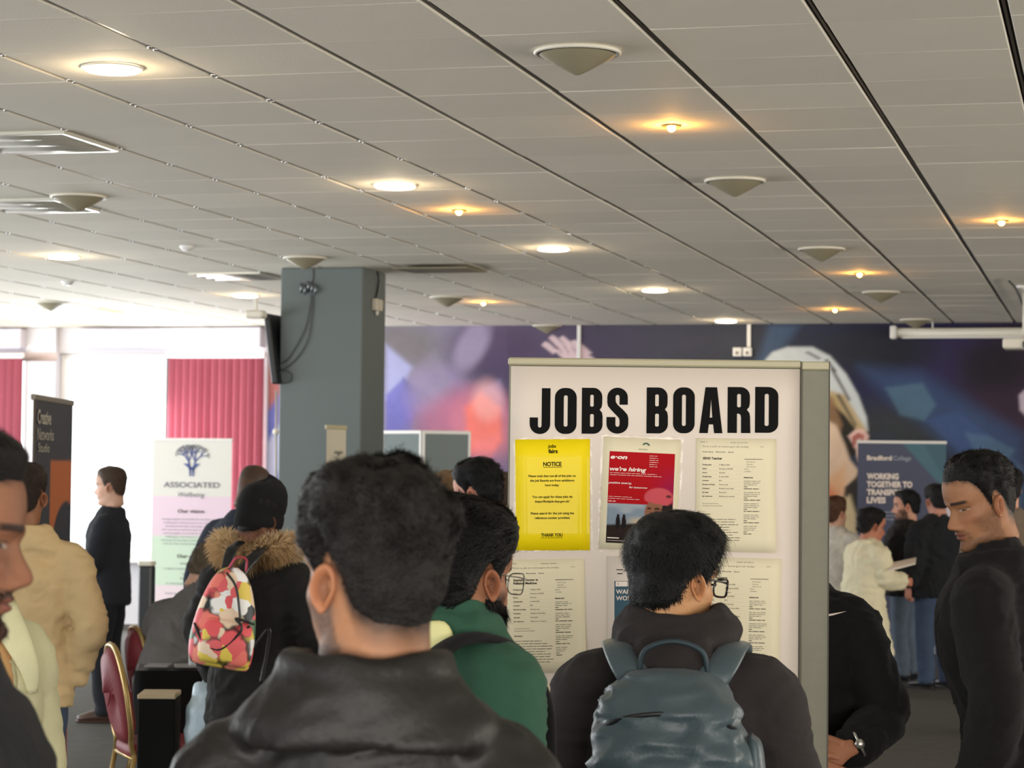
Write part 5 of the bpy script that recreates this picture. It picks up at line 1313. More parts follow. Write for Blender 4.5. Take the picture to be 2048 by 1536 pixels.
# 1. man nearest the camera, seen from behind
LEATH = pmat('leather', (29, 27, 26), .52, bump=.15, bscale=90, var=.12, vscale=7, spec=.3)
P1 = person('person', 'man seen from behind in the foreground, short wavy dark hair, black leather jacket', 738, 1146, 3.02, face=2, headyaw=-40, pitch=5, near=2, strands=15000, hsz=1.02, headw=1.0, build=1.0, shoulder=1.02,
  o=dict(skin=SKIN_A, hair=(30, 27, 26), top=.027, side=.012, back=.010, fade=.05, lump=.40, lscale=34, mess=.9, curl=1.2, slen=.6, lift=.12, comb=(0, -.6, -.35), swid=.0012, seed=3, beard=.75, fadepaint=1, quiff=.004),
  top=dict(mat=LEATH, ease=.022, collar=(.068, .090, -.012), fold=.95, wrinkle=.007, vox=.0085, hem=.84, name='jacket', seed=3), pants=dict(mat=DARKT))
# collar seam line across the shoulders
# 2. man at the left edge in profile
P2 = person('person', 'bearded man in profile at the left edge, dark hair and moustache, looking down', -116, 1070, 2.98, face=72, headyaw=80, pitch=9, near=2, strands=7000, hsz=1.02, build=1.0,
  o=dict(skin=(134, 92, 70), hair=(28, 25, 26), top=.026, side=.010, back=.012, lump=.15, mess=.25, slen=1.6, lift=.2, comb=(0, -1, -.1), beard=.9, beardgeo=2600, beardlen=.4, seed=5, eyeopen=.45, nose=.98),
  arms={'L': ((-.26, -.03, 1.13), (-.25, .10, .90)), 'R': ((.27, -.06, 1.13), (.27, .02, .88))},
  top=dict(mat=fabric('grey_jacket', (40, 40, 42)), ease=.018, collar=(.04, .072), wrinkle=.008, hem=.82), pants=dict(mat=DARKT))
# 2b. person whose open pale green shirt shows beside him
PEACH = fabric('peach_cotton', (214, 170, 118)); MINT = fabric('pale_green_linen', (216, 212, 172), .8)
P2b = person('person', 'person in open pale green shirt over a peach top, head behind the left man', -62, 1075, 5.2, face=148, near=1, strands=0, build=.80, hsz=.95,
  o=dict(skin=SKIN_A, hair=(34, 30, 28), seed=4), top=dict(mat=PEACH, ease=.012, collar=(.02, .07), hem=.78, name='top'), pants=dict(mat=DENIM))
_V, _N, _b, _R, _s2 = person.last; _F = [tuple(p.vertices) for p in [o for o in P2b.t.children if o.name.startswith('top')][0].data.polygons]; _l = (_V-_b)@_R
_cut = (_l[:, 1] > .0) & (np.abs(_l[:, 0]) < .070+.03*(1.3-_l[:, 2]).clip(-.2, 1)); _FF = [f for f in _F if not _cut[list(f)].all()]
_V2 = _V+_N*(.014+.008*vnoise(_l*np.array([1, 1, .4]), 14, 3))[:, None]; _n = len(_V)
mk('shirt', np.vstack([_V2, _V+_N*.005]), _FF+[tuple(q+_n for q in f[::-1]) for f in _FF], MINT, P2b.t, label='open pale green shirt')
_mb = MB(); _c = P2b.TR((-.075, .11, 1.36)); _p = [P2b.TR(q) for q in ((-.045, .085, 1.47), (-.075, .125, 1.40), (-.105, .135, 1.33), (-.120, .120, 1.27))]
_mb.tube(catmull(_p, 12), np.linspace(.045, .012, 12), 14, side=tuple(P2b.fx), rb=np.full(12, .008)); _mb.build('collar', MINT, P2b.t)
# 3. man in beige jacket
BEIGE = fabric('beige_twill', (204, 178, 134), .8, var=.08)
P3 = person('person', 'man seen from behind in a beige twill jacket and blue jeans, hand in pocket', 52, 990, 9.4, face=-8, headyaw=10, near=1, strands=2500, build=1.0, shoulder=1.08,
  o=dict(skin=SKIN_B, hair=(52, 38, 30), top=.014, side=.006, back=.007, mess=.5, slen=1.0, seed=6), arms={'R': ((.275, -.07, 1.09), (.205, .03, .86), (-.3, .6, -1))},
  top=dict(mat=BEIGE, ease=.022, collar=(.045, .080), fold=.8, smooth=3, wrinkle=.012, hem=.76), pants=dict(mat=fabric('blue_jeans', (66, 78, 98), var=.2)))
# 4. man at the window
P4 = person('person', 'man in a dark suit standing in profile against the bright window, facing left', 221, 972, 15.6, face=-82, headyaw=-80, pitch=6, near=0, strands=1200, build=1.04,
  o=dict(skin=SKIN_L, hair=(84, 66, 52), top=.014, side=.005, back=.006, seed=7, slen=1), arms={'L': ((-.24, .05, 1.10), (-.12, .24, 1.08), (.7, .4, 0)), 'R': ((.24, .05, 1.10), (.12, .24, 1.08), (-.7, .4, 0))},
  top=dict(mat=fabric('dark_suit', (36, 38, 44)), ease=.014, collar=(.03, .066), hem=.80), pants=dict(mat=DARKT), shoes=(70, 48, 38))
# 5. seated person at the table
P5 = person('person', 'seated person in a dark grey hoodie with greying hair, bent over the table', 424, 1140, 11.5, face=22, headyaw=60, pitch=34, bend=30, near=1, strands=2200, sit=True, build=1.12, scale=.98,
  o=dict(skin=SKIN_L, hair=(128, 112, 92), top=.018, side=.014, back=.016, seed=8, slen=1.4, mess=.5), arms={'R': ((.27, .16, 1.16), (.20, .42, 1.10), (-.2, 1, .1)), 'L': ((-.27, .16, 1.16), (-.16, .42, 1.10), (.2, 1, .1))},
  top=dict(mat=fabric('grey_hoodie', (98, 94, 92)), ease=.026, collar=(.05, .082), wrinkle=.012, hem=.84), pants=dict(mat=DARKT))
# 6. person in a fur-hooded parka with beanie
PARKA = fabric('black_parka', (34, 33, 33), .8)
P6 = person('person', 'person in a black parka with tan fur hood and black knitted beanie, seen from behind', 520, 1040, 9.6, face=20, headyaw=36, pitch=16, near=1, strands=0, hsz=.98, build=1.06,
  o=dict(skin=(120, 78, 58), hair=(24, 22, 22), top=.012, side=.006, back=.006, seed=9), arms={'L': ((-.30, .02, 1.13), (-.28, .16, .90)), 'R': ((.29, -.02, 1.12), (.27, .10, .88))},
  top=dict(mat=PARKA, ease=.034, collar=(.05, .085), wrinkle=.012, hem=.55, flare=.0), pants=dict(mat=DARKT))
FURM = pmat('tan_fur', (206, 178, 138), .8, var=.4, vscale=40)
hp = [(.155, .02, 1.50), (.145, -.06, 1.515), (.10, -.135, 1.50), (.03, -.175, 1.475), (-.04, -.17, 1.475), (-.11, -.12, 1.50), (-.15, -.05, 1.52), (-.15, .03, 1.50)]
fur('fur_trim', [P6.TR(p) for p in hp], .032, 5200, FURM, P6.t, .060, .0035, 2)
def beanie(P, mat, z0=.015, h=.055):
    mb = MB(); n = 40; V = []; F = []
    prof = [(.0, 1.0, -.052), (.0, 1.09, -.050), (.0, 1.13, -.030), (0, 1.12, .0), (0, 1.075, .008), (0, 1.12, .022), (0, 1.13, .06), (0, 1.06, .10), (0, .90, .130), (0, .62, .152), (0, .30, .163), (0, .02, .166)]
    for (_, k, z) in prof:
        for j in range(n):
            a = 2*PI*j/n; rib = 1+.008*math.cos(a*20); V.append((.079*k*math.sin(a)*rib, -.006+.106*k*math.cos(a)*rib, z+.022*math.cos(a)+.016))
    for i in range(len(prof)-1):
        for j in range(n): F.append((i*n+j, i*n+(j+1) % n, (i+1)*n+(j+1) % n, (i+1)*n+j))
    return mk('beanie', P.toW(np.array(V), False), F, mat, P.t)
beanie(P6, fabric('black_knit', (26, 26, 28), .95, bump=.6, bs=140))
# 7. balding man bending behind
P7 = person('person', 'balding man in a dark navy sweater leaning forward behind the parka hood', 508, 975, 13.0, face=38, pitch=25, bend=16, near=0, build=1.1,
  o=dict(skin=(84, 62, 48), style='bald'), top=dict(mat=NAVYF, ease=.02, collar=(.03, .07)), pants=dict(mat=DARKT))
# 8. bearded man in green
GREEN = fabric('green_fleece', (48, 84, 66), .85, bump=.2)
P8 = person('person', 'bearded man in a dark green zip jacket with thin glasses, turned to the board', 934, 1150, 4.5, face=50, headyaw=42, pitch=8, bend=6, scale=.972, tilt=0, near=2, strands=9000, build=.98, hsz=1.0,
  o=dict(skin=(150, 102, 74), hair=(20, 18, 18), top=.030, side=.013, back=.017, lump=.18, mess=.35, slen=1.5, lift=.25, comb=(0, -1, -.3), beard=1, beardgeo=6500, beardlen=1.5, seed=11, wid=.98),
  top=dict(mat=GREEN, ease=.022, collar=(.060, .070), wrinkle=.006, hem=.84), pants=dict(mat=DARKT))
glasses(P8, pmat('gunmetal', (60, 60, 60), .3, .8), .0012, .026, .021)
# 9. dark-haired man in fur hood coat beyond
P9 = person('person', 'dark-haired man looking down to the left, fur-edged hood, beside the board edge', 955, 985, 9.8, face=-40, headyaw=-58, pitch=20, near=1, strands=2600, build=1.0,
  o=dict(skin=(216, 160, 140), hair=(26, 26, 28), top=.022, side=.013, back=.014, mess=.4, slen=1.4, seed=12), top=dict(mat=fabric('dark_coat', (30, 32, 36)), ease=.03, collar=(.05, .08), hem=.6), pants=dict(mat=DARKT))
hp = [(.15, .06, 1.49), (.15, -.04, 1.515), (.10, -.12, 1.52), (.03, -.16, 1.50), (-.04, -.16, 1.50), (-.11, -.11, 1.51), (-.15, -.03, 1.50)]
fur('fur_trim', [P9.TR(p) for p in hp], .026, 3600, FURM, P9.t, .05, .003, 4)
# 10. fair-haired woman
P10 = person('person', 'woman with streaked fair hair behind the foreground man, facing right', 902, 1000, 10.6, face=30, headyaw=50, pitch=12, near=1, strands=4200, build=.9, hsz=.95,
  o=dict(skin=SKIN_L, hair=(150, 118, 84), style='long', top=.020, side=.018, back=.020, mess=.3, slen=2.2, lift=.1, comb=(0, -.3, -1), seed=13, lump=.3), top=dict(mat=fabric('plum_coat', (84, 50, 50)), ease=.02, collar=(.04, .075)), pants=dict(mat=DARKT))
P10b = person('person', 'person with brown hair barely showing between the fur hood and the board', 1010, 990, 14.0, face=0, near=0, strands=800, build=.95, o=dict(skin=SKIN_A, hair=(96, 78, 62), top=.018, side=.012, back=.014, seed=14), top=dict(mat=NAVYF, collar=(.03, .07)), pants=dict(mat=DARKT))
# 11. hooded man with teal backpack
P11 = person('person', 'man in a charcoal hoodie and black-framed glasses reading the board, seen from behind', 1354, 1157, 5.18, face=6, headyaw=50, pitch=10, tilt=0, near=2, strands=11000, build=1.08, shoulder=1.1, hsz=1.0,
  o=dict(skin=(190, 142, 100), hair=(22, 22, 22), top=.030, side=.014, back=.018, fade=.02, lump=.22, lscale=26, mess=.45, slen=1.3, lift=.25, comb=(0, .5, -.8), seed=15, wid=1.02, nose=.8),
  arms={'L': ((-.27, .0, 1.13), (-.25, .12, .92)), 'R': ((.28, .0, 1.13), (.26, .12, .92))},
  top=dict(mat=CHAR, ease=.034, hood=1.0, wrinkle=.008, hem=.80, name='hoodie', seed=5), pants=dict(mat=DARKT))
glasses(P11, pmat('black_acetate', (20, 20, 22), .25), .0026, .027, .020)
# 12. man in a black sweatshirt behind the board post
P12 = person('person', 'man in a black sweatshirt half hidden by the grey board post, hands together in front', 1580, 1068, 6.75, face=196, headyaw=190, pitch=14, bend=8, near=2, strands=2500, build=1.0, shoulder=1.04,
  o=dict(skin=(160, 112, 84), hair=(40, 32, 28), seed=16, top=.018, side=.008, beard=.5), arms={'L': ((-.290, .05, 1.08), (-.215, .31, 1.015), (1, .10, -.62), (.2, -1, -.1), 34), 'R': ((.30, .06, 1.10), (-.09, .35, .955), (-1, .15, -.45), (.1, -1, -.1), 34)},
  top=dict(mat=fabric('black_sweat', (18, 17, 18)), ease=.03, collar=(.03, .07), wrinkle=.010, hem=.82, name='sweatshirt'), pants=dict(mat=DARKT))
glasses(P12, bpy.data.materials['gunmetal'], .0014)
# 13. man at the right in a black coat
P13 = person('person', 'young man in a black coat at the right, short textured hair, looking down left', 1958, 1002, 6.6, face=-62, headyaw=-110, pitch=20, tilt=0, bend=11, scale=1.015, near=2, strands=9000, build=1.0, shoulder=1.02, hsz=1.0,
  o=dict(skin=(158, 112, 82), hair=(20, 18, 18), top=.020, side=.005, back=.006, fade=.05, lump=.35, lscale=60, mess=1.2, slen=.7, lift=.7, curl=1.5, comb=(0, .3, .1), swid=.0010, beard=.5, seed=17, fadepaint=1, eyeopen=.4, nose=1.0),
  arms={'L': ((-.26, -.02, 1.10), (-.215, .08, .83)), 'R': ((.26, -.02, 1.10), (.23, .06, .83))},
  top=dict(mat=fabric('black_wool', (22, 20, 21), .9, bump=.3), ease=.032, collar=(.055, .074, .004), vneck=.02, wrinkle=.007, hem=.50, deep=1.08, sleeve=1.12, flare=.07, name='coat', seed=8), pants=dict(mat=DARKT))
# 14. woman in cream coat holding papers
CREAM = fabric('cream_wool', (222, 214, 184), .85)
P14 = person('person', 'woman in a long cream coat holding white papers, dark hair tied up', 1745, 1052, 18.2, face=62, headyaw=70, pitch=12, bend=10, near=1, strands=1500, build=1.12,
  o=dict(skin=(180, 120, 96), hair=(30, 24, 26), top=.022, side=.016, back=.022, seed=18, mess=.6), arms={'R': ((.24, .06, 1.12), (.16, .34, 1.14), (0, 1, .1)), 'L': ((-.24, .06, 1.12), (-.10, .34, 1.14), (0, 1, .1))},
  top=dict(mat=CREAM, ease=.045, collar=(.045, .08), hem=.36, flare=.07, wrinkle=.014, name='coat'), pants=dict(mat=fabric('pale_pink_skirt', (196, 168, 156))), shoes=(140, 96, 78))
mb = MB(); V, F = loft(P14.toW(np.array([(0, -.09, .06), (0, -.12, .08), (0, -.145, .085)]), False), [.03, .042, .02], [.03, .042, .02], None, 14, True, 8); mb.add(V, F); mb.build('hair_bun', hairmat((30, 24, 26)), P14.t)
# 15. person with brown hair in a patterned coat
P15 = person('person', 'person with reddish-brown hair in a checked white and grey coat beside the board post', 1672, 1026, 18.9, face=35, headyaw=50, near=1, strands=1500, build=1.05,
  o=dict(skin=SKIN_L, hair=(104, 70, 52), top=.020, side=.018, back=.02, seed=19, mess=.6), top=dict(mat=fabric('checked_wool', (196, 192, 182), var=.4, vs_=22), ease=.035, collar=(.05, .08), hem=.55), pants=dict(mat=DARKT))
# 16. bearded man in black jacket and jeans
P16 = person('person', 'man in a black padded jacket and washed jeans facing left before the college banner', 1812, 1012, 19.3, face=-58, headyaw=-80, pitch=4, near=1, strands=1500, build=1.08,
  o=dict(skin=(206, 154, 130), hair=(24, 24, 28), top=.018, side=.010, back=.012, seed=20, beard=.9, beardgeo=500), arms={'L': ((-.26, .06, 1.13), (-.16, .22, .98)), 'R': ((.27, -.02, 1.12), (.25, .06, .90))},
  top=dict(mat=PARKA, ease=.036, collar=(.05, .08), hem=.80, wrinkle=.014), pants=dict(mat=DENIML), shoes=(40, 40, 44))
# 17. second one in black beside him
P17 = person('person', 'person in a black padded jacket and dark jeans, head hidden behind the young man', 1872, 1002, 18.6, face=-30, headyaw=-20, pitch=10, near=1, strands=800, build=1.12,
  o=dict(skin=(190, 136, 116), hair=(28, 26, 28), top=.018, side=.010, seed=21), arms={'R': ((.28, -.02, 1.12), (.22, .10, .93), (0, .5, -1))}, top=dict(mat=bpy.data.materials['dark_coat'], ease=.042, collar=(.06, .085), hem=.80, wrinkle=.016), pants=dict(mat=DENIM))
# 18. person at the right edge beyond
P18 = person('person', 'person in a taupe coat beyond the young man at the right edge', 2016, 975, 15.2, face=20, headyaw=-10, near=0, strands=1000, build=1.05,
  o=dict(skin=(200, 150, 128), hair=(34, 30, 32), top=.016, side=.007, back=.008, seed=22), top=dict(mat=fabric('taupe_coat', (112, 98, 84)), ease=.03, collar=(.05, .08), hem=.6), pants=dict(mat=DARKT))
# ================================================================ BAGS, FURNITURE
def superbox(rings, n=40, p=3.2, res=30):
    """rings: (z, half width, half depth, y offset, x offset)"""
    A = catmull(np.array(rings, float), res); V = []; F = []
    for (z, a, b, yo_, xo) in A:
        for k in range(n):
            t_ = 2*PI*k/n; c, s_ = math.cos(t_), math.sin(t_)
            V.append((xo+max(a, .001)*math.copysign(abs(c)**(2/p), c), yo_+max(b, .001)*math.copysign(abs(s_)**(2/p), s_), z))
    m = len(A)
    for i in range(m-1):
        for k in range(n): F.append((i*n+k, i*n+(k+1) % n, (i+1)*n+(k+1) % n, (i+1)*n+k))
    F.append(tuple(range(n-1, -1, -1))); F.append(tuple(range((m-1)*n, m*n))); return np.array(V), F
def strap(name, pts, w_, th, mat, parent, side, res=30):
    P = catmull(pts, res); mb = MB(); V, F = loft(P, w_, th, side, 12, True); mb.add(V, F); return mb.build(name, mat, parent)
# --- teal backpack on the hooded man (frame of his back: x right, y forward)
PACKUP = [0]
def onback(Pn, p): return (np.atleast_2d(p)*1.0)@Pn.Rb.T+Pn.TR((0, 0, 1.2))+np.array([0, 0, PACKUP[0]])
TEAL = pmat('teal_nylon', (62, 77, 83), .45, bump=.12, bscale=120, var=.12, vscale=8, sheen=.1)
TEALD = pmat('dark_teal_webbing', (40, 56, 64), .6, bump=.2, bscale=400)
p = P11; t = empty('backpack', p.TR((0, -.28, 1.0)), 'teal nylon backpack with a zipped front pocket on the hooded man back', 'backpack')
PACKUP[0] = .06
R_ = [(-.30, .12, .060, -.215, 0), (-.29, .150, .085, -.225, 0), (-.20, .166, .098, -.235, .0), (-.08, .168, .098, -.235, 0), (.04, .156, .085, -.225, -.004), (.10, .130, .068, -.212, -.008), (.135, .085, .046, -.200, -.008), (.146, .03, .02, -.195, -.008)]
V, F = superbox(R_, 72, 2.8, 64); N_ = V-np.array([0, -.2, 0])*1; N_[:, 2] = 0; N_ /= np.linalg.norm(N_, axis=1)[:, None]+1e-9
f1 = 1-np.abs(vnoise(V*np.array([1, 1, 3.2])+.08*np.column_stack([vnoise(V, 12, 3)]*3), 11, 7))*2; f2 = vnoise(V*np.array([1, 1, 1.5]), 22, 9)
star = np.hypot(V[:, 0]-.01, V[:, 2]+.03); rays = np.cos(np.arctan2(V[:, 2]+.03, V[:, 0]-.01)*7+1)*np.exp(-star/.09)
sag = -.016*np.exp(-((V[:, 2]+.055-.03*np.cos(V[:, 0]*14))/.012)**2)-.014*np.exp(-((V[:, 2]-.035+.02*np.cos(V[:, 0]*12))/.010)**2)+.012*np.exp(-((V[:, 2]+.035-.03*np.cos(V[:, 0]*14))/.02)**2)
V = V+N_*(.011*f1+.006*f2+.014*rays+sag*(V[:, 1] < -.24))[:, None]; mk('pack_body', onback(p, V), F, TEAL, t)
R_ = [(-.285, .13, .03, -.300, .005), (-.27, .145, .05, -.315, .005), (-.20, .150, .058, -.325, .005), (-.11, .146, .050, -.318, .005), (-.065, .130, .030, -.300, .005), (-.05, .10, .010, -.285, .005)]
V, F = superbox(R_, 64, 2.6, 44); N_ = V-np.array([0, -.25, 0]); N_[:, 2] = 0; N_ /= np.linalg.norm(N_, axis=1)[:, None]+1e-9
f1 = 1-np.abs(vnoise(V*np.array([1.6, 1, 1.2])+.1*np.column_stack([vnoise(V, 10, 3)]*3), 12, 17))*2; rays = np.cos(np.arctan2(V[:, 2]+.07, V[:, 0]-.02)*6)*np.exp(-np.hypot(V[:, 0]-.02, V[:, 2]+.07)/.12)
V = V+N_*(.012*f1+.016*rays)[:, None]; mk('front_pocket', onback(p, V), F, TEAL, t)
zp = [(-.150, -.285, -.072), (-.10, -.322, -.062), (0, -.340, -.060), (.09, -.326, -.064), (.150, -.290, -.074)]
strap('pocket_zip', onback(p, np.array(zp)), .004, .006, BLACKP, t, tuple(p.Rb[:, 1]))
zp = [(-.150, -.275, .02), (-.10, -.300, .048), (0, -.305, .060), (.09, -.300, .05), (.145, -.275, .02)]
strap('main_zip', onback(p, np.array(zp)), .003, .005, BLACKP, t, tuple(p.Rb[:, 1]))
strap('carry_handle', onback(p, [(-.075, -.185, .135), (-.06, -.20, .185), (0, -.205, .205), (.06, -.20, .185), (.075, -.185, .135)]), .012, .006, TEALD, t, tuple(p.Rb[:, 1]))
for sx, nm in ((-1, 'left'), (1, 'right')):
    PACKUP[0] = 0
    strap('shoulder_strap', onback(p, [(sx*.070, -.195, .17), (sx*.100, -.180, .205), (sx*.122, -.125, .240), (sx*.130, -.045, .246), (sx*.135, .04, .235), (sx*.135, .11, .17), (sx*.14, .145, .05)]), .034, .010, TEAL, t, tuple(p.Rb[:, 0]))
    PACKUP[0] = .06
    strap('side_strap', onback(p, [(sx*.150, -.22, -.02), (sx*.172, -.26, -.06), (sx*.165, -.30, -.10)]), .012, .003, BLACKP, t, tuple(p.Rb[:, 1]))
mb = MB(); V, F = loft(onback(p, [(-.08, -.372, -.232), (0, -.382, -.236), (.09, -.372, -.232)]), [.010, .012, .010], [.006, .007, .006], tuple(p.Rb[:, 2]), 12, True, 12); mb.add(V, F); mb.build('lower_zip_flap', pmat('brown_zip_tape', (110, 84, 80), .6), t)
mb = MB(); V, F = superbox([(-.20, .012, .05, -.225, .178), (-.16, .022, .06, -.225, .182), (-.02, .018, .055, -.22, .176), (.01, .004, .04, -.22, .168)], 24, 2.5, 20); mb.add(onback(p, V), F); mb.build('side_pocket', TEAL, t)
PACKUP[0] = 0
# --- floral backpack
FLOR = bpy.data.materials.new('floral_print'); FLOR.use_nodes = True; nt = FLOR.node_tree; bb = nt.nodes['Principled BSDF']; bb.inputs['Roughness'].default_value = .5
tc = nt.nodes.new('ShaderNodeTexCoord'); vo = nt.nodes.new('ShaderNodeTexVoronoi'); vo.inputs['Scale'].default_value = 17; vo.inputs['Randomness'].default_value = 1
nz = nt.nodes.new('ShaderNodeTexNoise'); nz.inputs['Scale'].default_value = 14; mxv = nt.nodes.new('ShaderNodeMixRGB'); mxv.inputs[0].default_value = .06
nt.links.new(tc.outputs['Object'], mxv.inputs[1]); nt.links.new(tc.outputs['Object'], nz.inputs['Vector']); nt.links.new(nz.outputs['Color'], mxv.inputs[2]); nt.links.new(mxv.outputs[0], vo.inputs['Vector'])
sp = nt.nodes.new('ShaderNodeSeparateColor'); nt.links.new(vo.outputs['Color'], sp.inputs[0]); cr = nt.nodes.new('ShaderNodeValToRGB'); cr.color_ramp.interpolation = 'CONSTANT'
el = cr.color_ramp.elements; el[0].position = 0; el[0].color = srgb(238, 104, 110)
for pos, c in ((.16, (246, 130, 118)), (.30, (240, 214, 96)), (.44, (248, 222, 196)), (.56, (96, 130, 100)), (.62, (240, 96, 104)), (.80, (54, 60, 66)), (.87, (244, 150, 132))):
    e_ = el.new(pos); e_.color = srgb(*c)
el[-1].position = .90
nt.links.new(sp.outputs[0], cr.inputs[0])
dk = nt.nodes.new('ShaderNodeValToRGB'); dk.color_ramp.elements[0].position = .62; dk.color_ramp.elements[0].color = (1, 1, 1, 1); dk.color_ramp.elements[1].position = .80; dk.color_ramp.elements[1].color = (.10, .12, .12, 1)
nt.links.new(vo.outputs['Distance'], dk.inputs[0]); mu = nt.nodes.new('ShaderNodeMixRGB'); mu.blend_type = 'MULTIPLY'; mu.inputs[0].default_value = 1; nt.links.new(cr.outputs[0], mu.inputs[1]); nt.links.new(dk.outputs[0], mu.inputs[2]); nt.links.new(mu.outputs[0], bb.inputs['Base Color'])
p = P6; c0 = at(452, 1232, 9.2); ax = heading(20); 
def lf(p_):    # local frame of the floral pack: x right, y away, z up with a tilt
    q = np.atleast_2d(np.array(p_, float))@rotm('y', 11).T; return q@np.column_stack([heading(72), heading(-18), (0, 0, 1)]).T+c0
t = empty('backpack', c0, 'small bright floral backpack hanging on the black parka', 'backpack')
R_ = [(-.205, .085, .03, 0, .01), (-.19, .120, .06, 0, .01), (-.10, .130, .075, 0, .005), (.02, .115, .07, 0, 0), (.12, .085, .055, .0, -.005), (.17, .055, .04, 0, -.008), (.195, .02, .015, 0, -.008)]
V, F = superbox(R_, 40, 2.7, 34); mk('pack_body', lf(V), F, FLOR, t)
R_ = [(-.19, .09, .02, -.06, .01), (-.17, .105, .035, -.07, .01), (-.10, .108, .042, -.075, .008), (-.03, .095, .03, -.07, .005), (-.01, .07, .01, -.062, .005)]
V, F = superbox(R_, 36, 2.6, 20); mk('front_pocket', lf(V), F, FLOR, t)
strap('piping', lf([(-.045, -.060, .17), (.0, -.078, .12), (.035, -.085, .02), (.05, -.088, -.04), (.085, -.09, -.02)]), .005, .005, BLACKP, t, tuple(heading(72)))
strap('piping', lf([(-.125, -.03, -.05), (-.09, -.09, -.11), (-.02, -.112, -.13), (.05, -.108, -.04), (.02, -.10, .0), (.10, -.08, -.01)]), .005, .005, BLACKP, t, tuple(heading(72)))
strap('carry_loop', lf([(-.03, -.01, .19), (-.01, -.02, .235), (.03, -.02, .235), (.04, -.01, .19)]), .012, .004, pmat('pink_webbing', (190, 60, 90), .6), t, tuple(heading(-18)))
for sx in (-1, 1): strap('shoulder_strap', lf([(sx*.03, .03, .18), (sx*.05+.03, .06, .26), (sx*.05+.08, .16, .30)]), .022, .006, BLACKP, t, tuple(heading(72)))
strap('hanging_strap', lf([(.12, -.03, -.12), (.17, -.04, -.02), (.185, -.03, -.10), (.19, -.02, -.24)]), .008, .003, BLACKP, t, tuple(heading(72)))
# --- bag of the man in green: strap and pale flap
p = P8; t = empty('backpack', p.TR((0, -.2, 1.15)), 'slim backpack with a pale yellow flap on the man in green', 'backpack')
PALEY = pmat('pale_yellow_flap', (226, 222, 160), .55, bump=.1, bscale=200)
V, F = superbox([(-.34, .10, .03, -.19, -.0), (-.30, .125, .06, -.20, -.0), (-.05, .13, .07, -.20, -.0), (.07, .12, .05, -.185, -.0), (.10, .08, .02, -.17, -.0)], 36, 3, 24); mk('pack_body', onback(p, V), F, BLACKF, t)
from mathutils.bvhtree import BVHTree
def hit(P, pre, px, py):
    me = [o for o in P.t.children if o.name.startswith(pre)][0].data
    b = BVHTree.FromPolygons([v.co[:] for v in me.vertices], [tuple(q.vertices) for q in me.polygons]); r = Vector(ray(px, py)).normalized()
    l, n, k, d = b.ray_cast(Vector(CP), r); return (np.array(l), np.array(n)) if l is not None else (None, None)
grid = [(848, 1246), (872, 1241), (893, 1244), (846, 1272), (872, 1272), (903, 1268), (848, 1298), (874, 1300), (912, 1288), (852, 1322), (872, 1322), (894, 1318)]
hh = [hit(P8, 'jacket', *g) for g in grid]; ok_ = [h for h in hh if h[0] is not None]
if ok_:
    V = []; 
    for g, h in zip(grid, hh):
        l, n = h if h[0] is not None else (at(g[0], g[1], float((ok_[0][0]-CP)@FW)), ok_[0][1])
        V.append(l+n*.022)
    V = np.array(V); F = [(r_*3+c_, r_*3+c_+1, r_*3+c_+4, r_*3+c_+3) for r_ in range(3) for c_ in range(2)]
    nb_ = np.mean([h[1] for h in ok_], axis=0); V2 = V-nb_*.014; E_ = [(0, 1), (1, 2), (2, 5), (5, 8), (8, 11), (11, 10), (10, 9), (9, 6), (6, 3), (3, 0)]
    V, F = subsurf(np.vstack([V, V2]), F+[tuple(q+12 for q in f[::-1]) for f in F]+[(a_, a_+12, b_+12, b_) for a_, b_ in E_], 1); mk('yellow_flap', V, F, PALEY, t)
for sx in (-1, 1): strap('shoulder_strap', onback(p, [(sx*.07, -.175, .10), (sx*.105, -.165, .165), (sx*.125, -.105, .222), (sx*.130, -.03, .232), (sx*.128, .05, .205), (sx*.125, .12, .12), (sx*.13, .14, 0)]), .030, .011, BLACKF, t, tuple(p.Rb[:, 0]))
# --- watch and ring on the man behind the post
w0, dd, pp = P12.hands['L']; t = P12.t
mb = MB(); c = w0-dd*.030; s1 = np.cross(dd, pp); s1 /= np.linalg.norm(s1); pts = [c+s1*.036*math.cos(a)+pp*.030*math.sin(a) for a in np.linspace(0, 2*PI, 25)]
V, F = loft(pts, .0035, .010, tuple(pp), 8); V, F = loft(pts, np.full(25, .003), np.full(25, .009), None, 8, False)
mb.tube(pts, .0045, 8); f_ = c-pp*.032; mb.tube([f_+pp*.003, f_-pp*.004], .014, 20, side=tuple(dd)); mb.build('wristwatch', pmat('steel_watch', (200, 198, 190), .25, .9), t, label='steel wristwatch')
l, n = hit(P12, 'sweatshirt', 1667, 1228)
if l is not None:
    e1 = -P12.fx; e2 = np.cross(n, e1); e2 *= np.sign(e2[2]); V, F = poly_geo([[(-.030, .004), (-.026, -.010), (-.016, -.014), (-.004, -.010), (.034, .010), (-.006, -.002), (-.016, -.005), (-.024, -.002)]])
    mk('chest_mark', l+n*.006+np.outer(V[:, 0], e1)+np.outer(V[:, 1], e2), F, WHITEINK, P12.t, False)
w0, dd, pp = P12.hands['L']; s1 = np.cross(dd, pp); s1 /= np.linalg.norm(s1); c = w0+dd*.098+s1*.008+pp*.004
mb = MB(); mb.tube([c+s1*.0105*math.cos(a)+(pp)*.0105*math.sin(a) for a in np.linspace(0, 2*PI, 19)], .0022, 8); mb.build('ring', pmat('gold_ring', (214, 190, 130), .2, .9), P12.t)
